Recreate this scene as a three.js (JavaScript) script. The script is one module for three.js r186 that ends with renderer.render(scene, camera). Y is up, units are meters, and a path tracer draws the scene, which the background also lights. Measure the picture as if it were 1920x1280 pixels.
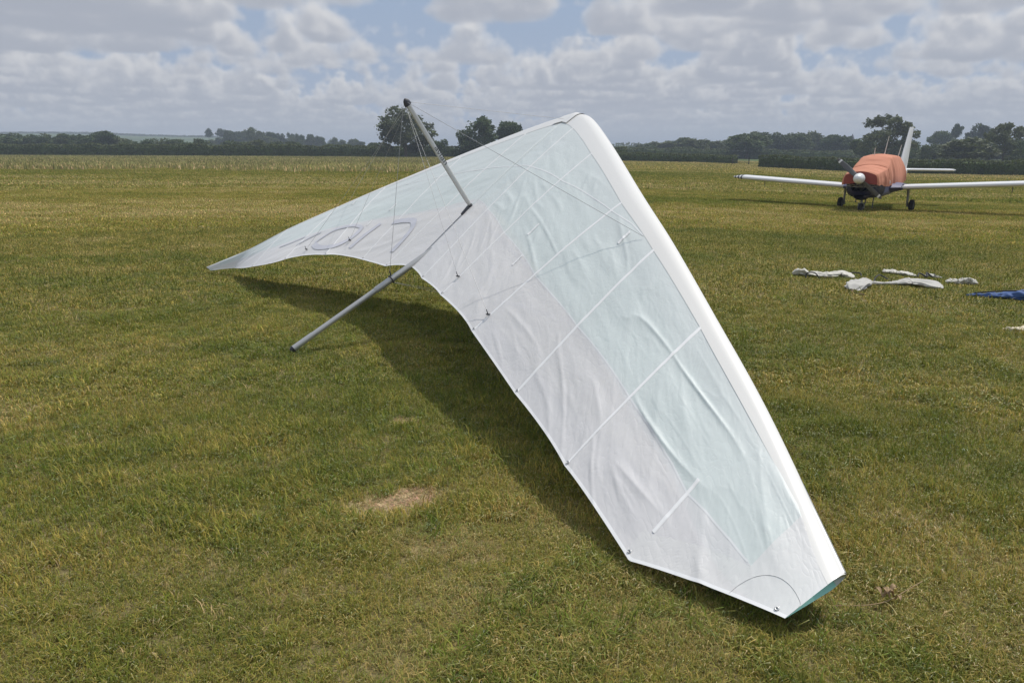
import * as THREE from 'three';
import { mergeGeometries } from 'three/addons/utils/BufferGeometryUtils.js';

// ---------------------------------------------------------------- camera, sky, sun, exposure
const scene = new THREE.Scene();
const camera = new THREE.PerspectiveCamera(2 * Math.atan(640 / 1450) * 180 / Math.PI, 1.5, 0.05, 9000);
const PITCH = Math.atan(360 / 1450);
camera.position.set(0, 1.65, 0);
camera.lookAt(0, 1.65 - Math.sin(PITCH), -Math.cos(PITCH));

const renderer = new THREE.WebGLRenderer({ antialias: true });
renderer.toneMapping = THREE.LinearToneMapping;
renderer.toneMappingExposure = 1.12;
renderer.shadowMap.enabled = true;

const SUN_DIR = new THREE.Vector3(0.5, 1, -0.35).normalize();
const sun = new THREE.DirectionalLight(new THREE.Color(1, 0.95, 0.87), 3.1);
sun.position.copy(SUN_DIR).multiplyScalar(60);
sun.castShadow = true;
Object.assign(sun.shadow.camera, { left: -40, right: 40, top: 40, bottom: -40, near: 1, far: 150 });
sun.shadow.mapSize.set(2048, 2048);
scene.add(sun, sun.target);

// ---------------------------------------------------------------- random numbers and noise
function rng(seed) { let a = seed >>> 0; return () => { a = (a + 0x6D2B79F5) | 0; let t = Math.imul(a ^ (a >>> 15), 1 | a); t = (t + Math.imul(t ^ (t >>> 7), 61 | t)) ^ t; return ((t ^ (t >>> 14)) >>> 0) / 4294967296; }; }
const NT = new Float32Array(65536), NP = new Uint16Array(65536);
{ const r = rng(77); for (let i = 0; i < 65536; i++) { NT[i] = r() * 2 - 1; NP[i] = i; } for (let i = 65535; i > 0; i--) { const j = Math.floor(r() * (i + 1)); const t = NP[i]; NP[i] = NP[j]; NP[j] = t; } }
const hsh = (x, y) => NT[NP[(NP[x & 65535] + y) & 65535]];
const hsh3 = (x, y, z) => NT[NP[(NP[(NP[x & 65535] + y) & 65535] + z) & 65535]];
const fade = (t) => t * t * (3 - 2 * t);
function n2(x, y) { const xi = Math.floor(x), yi = Math.floor(y), u = fade(x - xi), v = fade(y - yi); const a = hsh(xi, yi), b = hsh(xi + 1, yi), c = hsh(xi, yi + 1), d = hsh(xi + 1, yi + 1); return a + (b - a) * u + (c - a) * v + (a - b - c + d) * u * v; }
function n3(x, y, z) {
  const xi = Math.floor(x), yi = Math.floor(y), zi = Math.floor(z), u = fade(x - xi), v = fade(y - yi), w = fade(z - zi);
  const L = (k) => { const a = hsh3(xi, yi, zi + k), b = hsh3(xi + 1, yi, zi + k), c = hsh3(xi, yi + 1, zi + k), d = hsh3(xi + 1, yi + 1, zi + k); return a + (b - a) * u + (c - a) * v + (a - b - c + d) * u * v; };
  const p = L(0); return p + (L(1) - p) * w;
}
function f2(x, y, o) { let s = 0, a = 1, t = 0; for (let i = 0; i < o; i++) { s += a * n2(x, y); t += a; a *= 0.5; x = x * 2.03 + 17.1; y = y * 2.03 - 9.7; } return s / t; }
function f3(x, y, z, o) { let s = 0, a = 1, t = 0; for (let i = 0; i < o; i++) { s += a * n3(x, y, z); t += a; a *= 0.5; x = x * 2.03 + 7.1; y = y * 2.03 - 3.3; z = z * 2.03 + 5.9; } return s / t; }
const clamp = (x, a = 0, b = 1) => Math.min(b, Math.max(a, x));
const smooth = (a, b, x) => fade(clamp((x - a) / (b - a)));
const lerp = (a, b, t) => a + (b - a) * t;
function table(xs, ys, x) { if (x <= xs[0]) return ys[0]; for (let i = 1; i < xs.length; i++) if (x <= xs[i]) return lerp(ys[i - 1], ys[i], (x - xs[i - 1]) / (xs[i] - xs[i - 1])); return ys[ys.length - 1]; }

// ---------------------------------------------------------------- sky with a field of cumulus (air and clouds only)
function makeSky() {
  const W = 4096, Hh = 2048, data = new Float32Array(W * Hh * 4);
  const R = 6371, BASE = 0.95, TOP = 1.75;
  const reach = (se, h) => -R * se + Math.sqrt(R * R * se * se + 2 * R * h + h * h);
  const [sx, sy, sz] = SUN_DIR.toArray();
  const cover = (x, z) => f2(x / 0.62 + 31.7, z / 0.62 + 4.2, 2) * 0.85 + 0.34 * n2(x / 3.4 + 3.1, z / 3.4 + 8.8);
  const dens = (x, y, z, c) => {
    const hf = (y - BASE) / (TOP - BASE);
    const puff = f3(x / 0.25, y / 0.22, z / 0.25, 5);
    return c + 0.56 * puff - 0.02 - 0.75 * hf - 0.8 * Math.max(0, 0.07 - hf) / 0.07 * 0.35;
  };
  function colour(dx, dy, dz, steps, out) {
    const e = Math.max(dy, 0.0015), cs = dx * sx + dy * sy + dz * sz;
    const zen = Math.pow(1 - clamp(dy), 5.5);
    const glow = 0.30 * Math.pow(Math.max(0, cs), 6) + 0.10 * Math.max(0, cs);
    let r = lerp(0.25, 0.37, zen) * (1 + glow), g = lerp(0.345, 0.42, zen) * (1 + glow), b = lerp(0.50, 0.515, zen) * (1 + 0.8 * glow);
    const hr = 0.385 * (1 + 0.5 * glow), hg = 0.425 * (1 + 0.5 * glow), hb = 0.495 * (1 + 0.5 * glow);
    const t0 = reach(e, BASE), t1 = Math.min(reach(e, TOP), t0 + 30);
    const dt = (t1 - t0) / steps;
    let T = 1, cr = 0, cg = 0, cb = 0;
    const jit = (hsh(Math.floor(dx * 9173), Math.floor(dz * 7919 + dy * 5557)) + 1) * 0.5;
    for (let k = 0; k < steps && T > 0.02; k++) {
      const t = t0 + dt * (k + jit), x = dx * t, z = dz * t, hy = dy * t + (t * t * (1 - dy * dy)) / (2 * R);
      const c = cover(x, z); if (c < -0.62) continue;
      const d = dens(x, hy, z, c); if (d <= 0) continue;
      const al = 1 - Math.exp(-Math.min(d, 0.35) * 42 * Math.min(dt, 0.5));
      const L = 0.09, d2 = Math.max(0, dens(x + sx * L, hy + sy * L, z + sz * L, cover(x + sx * L, z + sz * L)));
      const lit = Math.exp(-7.5 * d2) * (0.55 + 0.45 * smooth(0.0, 0.45, (hy - BASE) / (TOP - BASE)));
      let lr = 0.355 + 0.35 * lit, lg = 0.38 + 0.315 * lit, lb = 0.44 + 0.25 * lit;
      const far = 1 - Math.exp(-Math.max(0, t - 3) / 30);
      const k2 = 1 + 0.35 * glow;
      lr = lerp(lr * k2, hr, far); lg = lerp(lg * k2, hg, far); lb = lerp(lb * k2, hb, far);
      cr += T * al * lr; cg += T * al * lg; cb += T * al * lb; T *= 1 - al;
    }
    const fh = smooth(0.045, 0.0, dy) * 0.45;
    r = lerp(cr + T * r, hr, fh); g = lerp(cg + T * g, hg, fh); b = lerp(cb + T * b, hb, fh);
    out[0] = r; out[1] = g; out[2] = b;
  }
  const o = [0, 0, 0], put = (i, j) => { const k = (j * W + ((i + W) % W)) * 4; data[k] = o[0]; data[k + 1] = o[1]; data[k + 2] = o[2]; data[k + 3] = 1; };
  const look = (i, j, n) => { const lat = ((j + 0.5) / Hh - 0.5) * Math.PI, lon = ((i + 0.5) / W - 0.5) * 2 * Math.PI; colour(Math.cos(lat) * Math.cos(lon), Math.sin(lat), Math.cos(lat) * Math.sin(lon), n, o); };
  // forward (-z) is lon = -90 degrees
  const half = Hh / 2, lowRows = 176;
  const dAz = (i) => { let d = Math.abs(i / W - 0.25); return Math.min(d, 1 - d) * 360; };
  const buf = new Float32Array(W * Hh * 3 / 4);
  for (let j = half; j < Hh; j++) for (let i = 0; i < W; i++) {
    const fine = j < half + lowRows && dAz(i & ~3) < 44;
    if (fine) { look(i, j, 84); put(i, j); continue; }
    if ((j & 1) || (i & 1)) continue;
    const q = j >= half + 420; if (q && ((j & 3) || (i & 3))) continue;
    look(i + (q ? 1.5 : 0.5), j + (q ? 1.5 : 0.5), j < half + lowRows ? 44 : 26);
    const m = q ? 4 : 2; for (let a = 0; a < m; a++) for (let c = 0; c < m; c++) put(i + a, j + c);
  }
  // soften the coarse part
  for (let pass = 0; pass < 2; pass++) for (let j = half + lowRows; j < Hh - 1; j++) for (let i = 0; i < W; i++) { const k = (j * W + i) * 4, l = (j * W + ((i + W - 1) % W)) * 4, r = (j * W + ((i + 1) % W)) * 4, u = k + W * 4, d = k - W * 4; for (let c = 0; c < 3; c++) data[k + c] = (data[k + c] * 2 + data[l + c] + data[r + c] + data[u + c] + data[d + c]) / 6; }
  o[0] = 0.14; o[1] = 0.145; o[2] = 0.09;
  for (let j = 0; j < half; j++) for (let i = 0; i < W; i++) put(i, j);
  const t = new THREE.DataTexture(data, W, Hh, THREE.RGBAFormat, THREE.FloatType);
  t.mapping = THREE.EquirectangularReflectionMapping; t.magFilter = t.minFilter = THREE.LinearFilter; t.wrapS = THREE.RepeatWrapping; t.needsUpdate = true;
  return t;
}
const sky = makeSky();
scene.background = sky; scene.environment = sky; scene.environmentIntensity = 1; scene.backgroundIntensity = 1;
scene.fog = new THREE.FogExp2(new THREE.Color(0.60, 0.68, 0.80), 0.00062);

// ---------------------------------------------------------------- helpers
const used = new Map();
function numbered(n) { const k = used.get(n) || 0; used.set(n, k + 1); return k ? n + '_' + String(k).padStart(3, '0') : n; }
function cast(o) { o.traverse((c) => { if (c.isMesh) { c.castShadow = true; c.receiveShadow = true; } }); return o; }
function tag(o, label, category, group) { o.userData.label = label; o.userData.category = category; if (group) o.userData.group = group; return o; }
function thing(name, label, category, pos = [0, 0, 0], turn = 0, group) { const o = new THREE.Group(); o.name = numbered(name); o.position.set(...pos); o.rotation.y = turn; scene.add(o); return tag(o, label, category, group); }
function part(name, geo, mat, parent) { const m = new THREE.Mesh(geo, mat); m.name = name; m.castShadow = m.receiveShadow = true; parent.add(m); return m; }
function struct(name, geo, mat) { const m = new THREE.Mesh(geo, mat); m.name = numbered(name); m.castShadow = m.receiveShadow = true; m.userData.kind = 'structure'; scene.add(m); return m; }
const V = (x, y, z) => new THREE.Vector3(x, y, z);
const std = (r, g, b, rough = 0.8, extra = {}) => new THREE.MeshPhysicalMaterial({ color: new THREE.Color().setRGB(r, g, b), roughness: rough, side: THREE.DoubleSide, ...extra });
function tube(pts, r, seg = 24, rad = 8, closed = false) { return new THREE.TubeGeometry(new THREE.CatmullRomCurve3(pts.map((p) => Array.isArray(p) ? V(...p) : p), closed), seg, r, rad, closed); }
function rod(a, b, r0, r1 = r0, rad = 12) { a = Array.isArray(a) ? V(...a) : a; b = Array.isArray(b) ? V(...b) : b; const d = b.clone().sub(a), g = new THREE.CylinderGeometry(r1, r0, d.length(), rad, 1); g.translate(0, d.length() / 2, 0); g.applyQuaternion(new THREE.Quaternion().setFromUnitVectors(V(0, 1, 0), d.normalize())); g.translate(a.x, a.y, a.z); return g; }
function grid(nu, nv, f, uvf) {            // f(i/nu, j/nv) -> Vector3
  const pos = new Float32Array((nu + 1) * (nv + 1) * 3), uv = new Float32Array((nu + 1) * (nv + 1) * 2), idx = [];
  for (let i = 0; i <= nu; i++) for (let j = 0; j <= nv; j++) { const k = i * (nv + 1) + j, p = f(i / nu, j / nv); pos[k * 3] = p.x; pos[k * 3 + 1] = p.y; pos[k * 3 + 2] = p.z; const t = uvf ? uvf(i / nu, j / nv) : [i / nu, j / nv]; uv[k * 2] = t[0]; uv[k * 2 + 1] = t[1]; if (i < nu && j < nv) idx.push(k, k + nv + 1, k + 1, k + 1, k + nv + 1, k + nv + 2); }
  const g = new THREE.BufferGeometry(); g.setAttribute('position', new THREE.BufferAttribute(pos, 3)); g.setAttribute('uv', new THREE.BufferAttribute(uv, 2)); g.setIndex(idx); g.computeVertexNormals(); return g;
}
function greyTex(n, f, repeat) { const d = new Uint8Array(n * n * 4); for (let j = 0; j < n; j++) for (let i = 0; i < n; i++) { const v = clamp(f(i / n, j / n)) * 255, k = (j * n + i) * 4; d[k] = d[k + 1] = d[k + 2] = v; d[k + 3] = 255; } const t = new THREE.DataTexture(d, n, n); t.wrapS = t.wrapT = THREE.RepeatWrapping; t.magFilter = THREE.LinearFilter; t.needsUpdate = true; if (repeat) t.repeat.set(repeat, repeat); return t; }
const per2 = (x, y, p) => { // noise with period p on both axes
  const xi = Math.floor(x), yi = Math.floor(y), u = fade(x - xi), v = fade(y - yi), m = (a) => ((a % p) + p) % p; const a = hsh(m(xi), m(yi) + 999), b = hsh(m(xi + 1), m(yi) + 999), c = hsh(m(xi), m(yi + 1) + 999), d = hsh(m(xi + 1), m(yi + 1) + 999); return a + (b - a) * u + (c - a) * v + (a - b - c + d) * u * v; };

// ---------------------------------------------------------------- the lie of the land
const SLT = [-0.7, -0.07, 0.234, 0.464, 0.8], SLV = [-0.0012, 0.0035, 0.0079, 0.0166, 0.018];
function G(x, z) {
  const r = Math.hypot(x, z); if (r < 5) return 0;
  const front = smooth(0.25, -0.15, z / r);
  const t = z < -0.05 * r ? x / -z : (x > 0 ? 0.8 : -0.7);
  let s = r - 5; s = s * s / (s + 3); if (r > 135) s = 122 + (r - 135) * 0.12; 
  return -table(SLT, SLV, t) * s * front;
}
const HPX = [-1400, -300, 0, 60, 200, 260, 330, 400, 470, 540, 620, 700, 800, 1200, 1400, 1700, 2100, 2600], HPY = [260, 256, 255, 254, 255.5, 258, 260, 261, 261, 265, 270, 275, 277.5, 278.5, 279, 276, 272, 272];
const pxOf = (x, z) => 960 + 1450 * x / Math.max(-z * 0.97, 1);
function hillTop(px) { return 1.65 + (280 - table(HPX, HPY, px)) / 1450 * 1300 * 1.03; }
function hillY(x, z) { const D = -z, t = smooth(330, 1300, D); return lerp(G(x, z) - 1.2, hillTop(pxOf(x, z)), t) + 0.0; }
const atPx = (px, D) => { const x = (px - 960) / 1450 * D * 0.97; return [x, -D]; };

// field colour: how green, how straw; shared by the sheet and the blades
function lawn(x, z) {
  const r = Math.hypot(x, z);
  const big = f2(x / 5.5 + 11, z / 2.6 + 3, 3), mid = f2(x / 1.1 + 5, z / 0.9, 3), small = n2(x / 0.22, z / 0.22);
  let dry = 0.42 + 0.36 * big + 0.44 * mid + 0.20 * small;
  const strip = f2(x / 60 + 2, z / 6.5 + 7.3, 2);                      // mowing strips across the field
  dry += (0.15 + 0.60 * strip) * smooth(6, 16, r);
  dry -= 0.12 * smooth(1, 4, x) * smooth(14, 4, r);
  dry += 0.10 * smooth(-1, -5, x) * smooth(2, 8, r);
  const e = (cx, cz, a, b, rot) => { const c = Math.cos(rot), s = Math.sin(rot), u = (x - cx) * c + (z - cz) * s, v = -(x - cx) * s + (z - cz) * c; return smooth(1.25, 0.55, Math.hypot(u / a, v / b) + 0.35 * n2(x / 0.07, z / 0.07)); };
  const bare = Math.max(e(-0.55, -3.42, 0.25, 0.115, -0.5), 0.7 * e(-0.68, -4.57, 0.10, 0.07, 0.3), 0.22 * e(-0.25, -2.95, 0.25, 0.12, 0.1));
  return [clamp(dry), bare];
}
const C_GREEN = [0.228, 0.252, 0.038], C_OLIVE = [0.39, 0.345, 0.078], C_STRAW = [0.58, 0.48, 0.22], C_BARE = [0.50, 0.37, 0.22];
function lawnColour(x, z, out) {
  const [d, bare] = lawn(x, z);
  for (let k = 0; k < 3; k++) { let c = d < 0.5 ? lerp(C_GREEN[k], C_OLIVE[k], d * 2) : lerp(C_OLIVE[k], C_STRAW[k], (d - 0.5) * 1.5); out[k] = lerp(c, C_BARE[k], bare); }
  return bare;
}

// ground sheet: a fan of rings out to the horizon
{
  const nr = 250, na = 560, pos = [], col = [], uv = [], idx = [], c = [0, 0, 0];
  for (let i = 0; i <= nr; i++) {
    const r = i === 0 ? 0 : 0.5 * Math.pow(6400, (i - 1) / (nr - 1));
    for (let j = 0; j <= na; j++) {
      // denser ahead
      const u = j / na * 2 - 1, th = Math.PI * (0.42 * u + 0.58 * u * u * u), x = r * Math.sin(th), z = -r * Math.cos(th);
      pos.push(x, G(x, z), z); uv.push(x / 3.1, z / 3.1);
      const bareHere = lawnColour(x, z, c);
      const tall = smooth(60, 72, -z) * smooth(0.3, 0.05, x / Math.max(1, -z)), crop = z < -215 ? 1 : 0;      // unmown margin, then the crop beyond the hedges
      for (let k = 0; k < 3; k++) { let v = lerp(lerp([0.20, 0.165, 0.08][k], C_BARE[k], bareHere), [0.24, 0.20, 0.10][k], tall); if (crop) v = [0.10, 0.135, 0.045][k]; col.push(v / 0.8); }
    }
  }
  for (let i = 0; i < nr; i++) for (let j = 0; j < na; j++) { const a = i * (na + 1) + j, b = a + na + 1; idx.push(a, a + 1, b, b, a + 1, b + 1); }
  const g = new THREE.BufferGeometry(); g.setAttribute('position', new THREE.Float32BufferAttribute(pos, 3)); g.setAttribute('color', new THREE.Float32BufferAttribute(col, 3)); g.setAttribute('uv', new THREE.Float32BufferAttribute(uv, 2)); g.setIndex(idx); g.computeVertexNormals();
  // make the faces look up
  if (g.attributes.normal.getY(na * 20) < 0) { const ix = g.index.array; for (let k = 0; k < ix.length; k += 3) { const t = ix[k + 1]; ix[k + 1] = ix[k + 2]; ix[k + 2] = t; } g.computeVertexNormals(); }
  const tx = greyTex(1024, (u, v) => { let s = 0.80; s += 0.12 * per2(u * 24, v * 24, 24) + 0.13 * per2(u * 90, v * 90, 90) + 0.16 * per2(u * 300, v * 300, 300); return s; });
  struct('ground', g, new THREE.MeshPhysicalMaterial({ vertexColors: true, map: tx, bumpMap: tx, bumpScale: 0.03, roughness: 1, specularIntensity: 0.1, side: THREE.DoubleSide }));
}
// hills beyond the airfield
{
  const nu = 260, nv = 50, col = [];
  const g = grid(nu, nv, (u, v) => { const D = 340 * Math.pow(2600 / 340, v), px = lerp(-1300, 2600, u), [x, z] = atPx(px, D); const k = smooth(1300, 2600, D); const y = hillY(x, z) - k * 14; return V(x, y + 0.5 * n2(x / 60, z / 60) * smooth(400, 900, D), z); });
  const p = g.attributes.position;
  for (let i = 0; i < p.count; i++) { const x = p.getX(i), z = p.getZ(i); const f = hsh(Math.floor(x / 210 + 0.4 * n2(x / 300, z / 300)), Math.floor(-z / 230)), w = 0.1 * f2(x / 20, z / 30, 3); const s = f > -0.1 ? [0.07, 0.105, 0.03] : [0.05, 0.08, 0.024]; for (let k = 0; k < 3; k++) col.push(s[k] * (1 + w)); }
  g.setAttribute('color', new THREE.Float32BufferAttribute(col, 3));
  struct('hills', g, new THREE.MeshStandardMaterial({ vertexColors: true, roughness: 1, side: THREE.DoubleSide }));
}

// ---------------------------------------------------------------- grass blades
const leafMat = (through, rough = 0.75) => new THREE.MeshPhysicalMaterial({ vertexColors: true, roughness: rough, transmission: through, thickness: 0, ior: 1.35, specularIntensity: 0.45, side: THREE.DoubleSide });
function clump(seed, n, spread, len, wid, lay) {
  const r = rng(seed), pos = [], col = [], idx = [];
  for (let b = 0; b < n; b++) {
    const a = r() * 6.283, d = Math.sqrt(r()) * spread, x0 = Math.cos(a) * d, z0 = Math.sin(a) * d, dir = r() * 6.283, L = len * (0.45 + 0.8 * r() * r() + 0.15 * r()), lean = lay * (0.25 + 1.05 * r()), w = wid * (0.6 + 0.7 * r());
    const dry = r(), tone = 0.6 + 0.8 * r(), c = dry > 0.82 ? [1.75 * tone, 1.5 * tone, 1.9 * tone] : dry > 0.62 ? [1.25 * tone, 1.1 * tone, 1.15 * tone] : [0.82 * tone, 0.97 * tone, 0.75 * tone];
    const dx = Math.cos(dir), dz = Math.sin(dir), px = -dz, pz = dx, k = pos.length / 3; let x = x0, y = -0.004, z = z0, ang = lean * 0.35;
    for (let s = 0; s < 3; s++) {
      const ww = w * (s === 0 ? 1 : s === 1 ? 0.8 : 0) * 0.5;
      if (s < 2) { pos.push(x - px * ww, y, z - pz * ww, x + px * ww, y, z + pz * ww); col.push(...c, ...c); } else { pos.push(x, y, z); col.push(...c); }
      const l = L * (s === 0 ? 0.55 : 0.45); x += dx * Math.sin(ang) * l; z += dz * Math.sin(ang) * l; y += Math.cos(ang) * l; ang = Math.min(ang + lean * 0.75, 1.75);
    }
    idx.push(k, k + 1, k + 2, k + 2, k + 1, k + 3, k + 2, k + 3, k + 4);
  }
  const g = new THREE.BufferGeometry(); g.setAttribute('position', new THREE.Float32BufferAttribute(pos, 3)); g.setAttribute('color', new THREE.Float32BufferAttribute(col, 3)); g.setIndex(idx); g.computeVertexNormals(); return g;
}
{
  const mat = leafMat(0.45);
  const bands = [ // rmin, rmax, per m2, blades, spread, length, width, lay
    [1.1, 3.2, 2600, 12, 0.034, 0.075, 0.0031, 2.1], [3.2, 5.5, 1800, 12, 0.040, 0.072, 0.0040, 2.0], [5.5, 9, 950, 13, 0.055, 0.070, 0.0058, 1.8], [9, 18, 330, 14, 0.085, 0.068, 0.0100, 1.6], [18, 38, 95, 14, 0.16, 0.070, 0.021, 1.5], [38, 90, 19, 14, 0.36, 0.090, 0.052, 1.4], [90, 212, 4.2, 15, 0.75, 0.13, 0.11, 1.4]];
  let seed = 500; const m = new THREE.Matrix4(), q = new THREE.Quaternion(), c = [0, 0, 0], col = new THREE.Color();
  for (const [r0, r1, per, nb, sp, len, wid, lay] of bands) {
    const half = 0.80, area = half * (r1 * r1 - r0 * r0), N = Math.round(area * per), lists = [[], [], [], []], r = rng(seed++);
    for (let i = 0; i < N; i++) { const rad = Math.sqrt(lerp(r0 * r0, r1 * r1, r())), th = (r() * 2 - 1) * half, x = rad * Math.sin(th), z = -rad * Math.cos(th); lists[Math.floor(r() * 4)].push([x, z, r(), r()]); }
    lists.forEach((L, v) => {
      const mesh = new THREE.InstancedMesh(clump(900 + v + seed * 7, nb, sp, len, wid, lay), mat, L.length); mesh.name = numbered('grass_blades'); mesh.userData.kind = 'stuff'; mesh.userData.label = 'short mown field grass, part green and part dry straw';
      L.forEach(([x, z, a, b], i) => {
        const bare = lawnColour(x, z, c), tuft = 0.8 + 0.45 * smooth(0.1, 0.7, n2(x / 0.21 + 40, z / 0.21)), s = (0.72 + 0.5 * b) * tuft * (1 - 0.80 * bare), t = 0.82 + 0.36 * hsh(Math.floor(a * 60000), i & 1023) * 0.5 + 0.18 * a;
        q.setFromAxisAngle(V(0, 1, 0), a * 6.283); m.compose(V(x, G(x, z), z), q, V(lerp(s, 0.8, bare), s, lerp(s, 0.8, bare))); mesh.setMatrixAt(i, m); mesh.setColorAt(i, col.setRGB(c[0] * t, c[1] * t, c[2] * t));
      });
      mesh.castShadow = mesh.receiveShadow = true; scene.add(mesh);
    });
  }
  // coarser tufts, some fresh and some dry
  [[2600, 40, 0.05, 0.115, 0.0042, 2.0, 0], [1700, 34, 0.07, 0.085, 0.0034, 2.6, 1]].forEach(([N, nb, sp, len, wid, lay, kind]) => {
    const r = rng(640 + kind), mesh = new THREE.InstancedMesh(clump(1300 + kind, nb, sp, len, wid, lay), mat, N); mesh.name = 'grass_tufts'; mesh.userData.kind = 'stuff'; mesh.userData.label = kind ? 'matted dry straw lying in the short grass' : 'thicker green tufts in the short grass';
    for (let i = 0; i < N; i++) { let x, z, k = 0; do { const rad = Math.sqrt(lerp(1.6, 200, Math.pow(r(), 1.5))), th = (r() * 2 - 1) * 0.78; x = rad * Math.sin(th); z = -rad * Math.cos(th); } while (k++ < 12 && (n2(x / 0.55 + 60 * kind, z / 0.45) < 0.12 || lawn(x, z)[1] > 0.1)); const s = 0.55 + 0.6 * r(), t = 0.75 + 0.5 * r(), C = kind ? C_STRAW : C_GREEN; q.setFromAxisAngle(V(0, 1, 0), r() * 6.283); m.compose(V(x, G(x, z), z), q, V(s, s * 0.85, s)); mesh.setMatrixAt(i, m); mesh.setColorAt(i, kind ? col.setRGB(0.36 * t, 0.31 * t, 0.125 * t) : col.setRGB(C[0] * t * 0.9, C[1] * t * 0.92, C[2] * t)); }
    mesh.castShadow = mesh.receiveShadow = true; scene.add(mesh);
  });
  // long seed stems
  { const pos = [], idx = [], colr = [], r = rng(81);
    for (let i = 0; i < 1100; i++) { const rad = Math.sqrt(lerp(2.2, 110, r())), th = (r() * 2 - 1) * 0.7, x = rad * Math.sin(th), z = -rad * Math.cos(th), L = 0.06 + 0.12 * r() * r() + 0.03 * r(), dir = r() * 6.283, w = 0.0007 + 0.0002 * rad, t = 0.8 + 0.5 * r(); let px = x, py = G(x, z), pz = z, ang = 0.6 + 0.8 * r(); const bend = 0.25 + 0.5 * r(); let k = pos.length / 3;
      for (let s = 0; s <= 5; s++) { const ww = w * (s === 5 ? 1.9 : 1); pos.push(px - ww, py, pz, px + ww, py + 0.0004, pz); colr.push(0.34 * t, 0.29 * t, 0.13 * t, 0.34 * t, 0.29 * t, 0.13 * t); if (s < 5) idx.push(k, k + 1, k + 2, k + 2, k + 1, k + 3); k += 2; px += Math.cos(dir) * Math.sin(ang) * L / 5; pz += Math.sin(dir) * Math.sin(ang) * L / 5; py += Math.cos(ang) * L / 5; ang = Math.min(1.65, ang + bend * 0.5); } }
    const g = new THREE.BufferGeometry(); g.setAttribute('position', new THREE.Float32BufferAttribute(pos, 3)); g.setAttribute('color', new THREE.Float32BufferAttribute(colr, 3)); g.setIndex(idx); g.computeVertexNormals();
    const s = new THREE.Mesh(g, leafMat(0.2)); s.name = 'dry_grass_stems'; s.userData.kind = 'stuff'; s.userData.label = 'long dry seed stems scattered through the short grass'; scene.add(cast(s)); }
  // tall dry grass along the far left edge of the field
  { const L = [], r = rng(91); for (let i = 0; i < 36000; i++) { const D = lerp(62, 196, Math.pow(r(), 0.75)), px = lerp(-260, 1180, r()), [x, z] = atPx(px, D); if (r() > smooth(60, 80, D + 6 * n2(x / 8, 3)) * smooth(1180, 850, px) + 0.015) continue; L.push([x, z, r(), r()]); }
    const mesh = new THREE.InstancedMesh(clump(77, 16, 0.75, 0.50, 0.085, 0.6), mat, L.length); mesh.name = 'tall_grass'; mesh.userData.kind = 'stuff'; mesh.userData.label = 'strip of tall straw coloured grass below the far left hedge';
    L.forEach(([x, z, a, b], i) => { q.setFromAxisAngle(V(0, 1, 0), a * 6.283); const s = 0.6 + 0.6 * b, t = 0.85 + 0.3 * a + 0.2 * n2(x / 9, z / 9); m.compose(V(x, G(x, z), z), q, V(s, s, s)); mesh.setMatrixAt(i, m); mesh.setColorAt(i, col.setRGB(0.46 * t, 0.385 * t, 0.185 * t)); });
    mesh.castShadow = mesh.receiveShadow = true; scene.add(mesh); }
}

// ---------------------------------------------------------------- hedges, trees and buildings along the edge of the field
const leafGreens = [[0.094, 0.132, 0.034], [0.078, 0.118, 0.038], [0.125, 0.15, 0.050], [0.068, 0.10, 0.042], [0.135, 0.155, 0.065]];
const foliage = leafMat(0.4, 0.7), barkMat = new THREE.MeshStandardMaterial({ color: new THREE.Color().setRGB(0.09, 0.075, 0.055), roughness: 0.95 });
function leafSoup() {
  const pos = [], col = [], idx = [];
  return {
    leaf(p, nrm, size, c, r) {
      const a = V(r() - 0.5, r() - 0.5, r() - 0.5).normalize(), n = nrm.clone().lerp(a, 0.75).normalize(), t = V(r() - 0.5, r() - 0.5, r() - 0.5).cross(n).normalize(), b = n.clone().cross(t), s = size * (0.6 + 0.8 * r()), k = pos.length / 3, w = 0.45 + 0.3 * r();
      for (const [u, v, h] of [[-1, 0, 0], [0, -w, 0.12], [1, 0, -0.1], [0, w, 0.12]]) pos.push(p.x + (t.x * u + b.x * v + n.x * h) * s, p.y + (t.y * u + b.y * v + n.y * h) * s, p.z + (t.z * u + b.z * v + n.z * h) * s);
      for (let i = 0; i < 4; i++) col.push(...c); idx.push(k, k + 1, k + 2, k, k + 2, k + 3);
    },
    geo() { const g = new THREE.BufferGeometry(); g.setAttribute('position', new THREE.Float32BufferAttribute(pos, 3)); g.setAttribute('color', new THREE.Float32BufferAttribute(col, 3)); g.setIndex(idx); g.computeVertexNormals(); return g; },
  };
}
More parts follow.
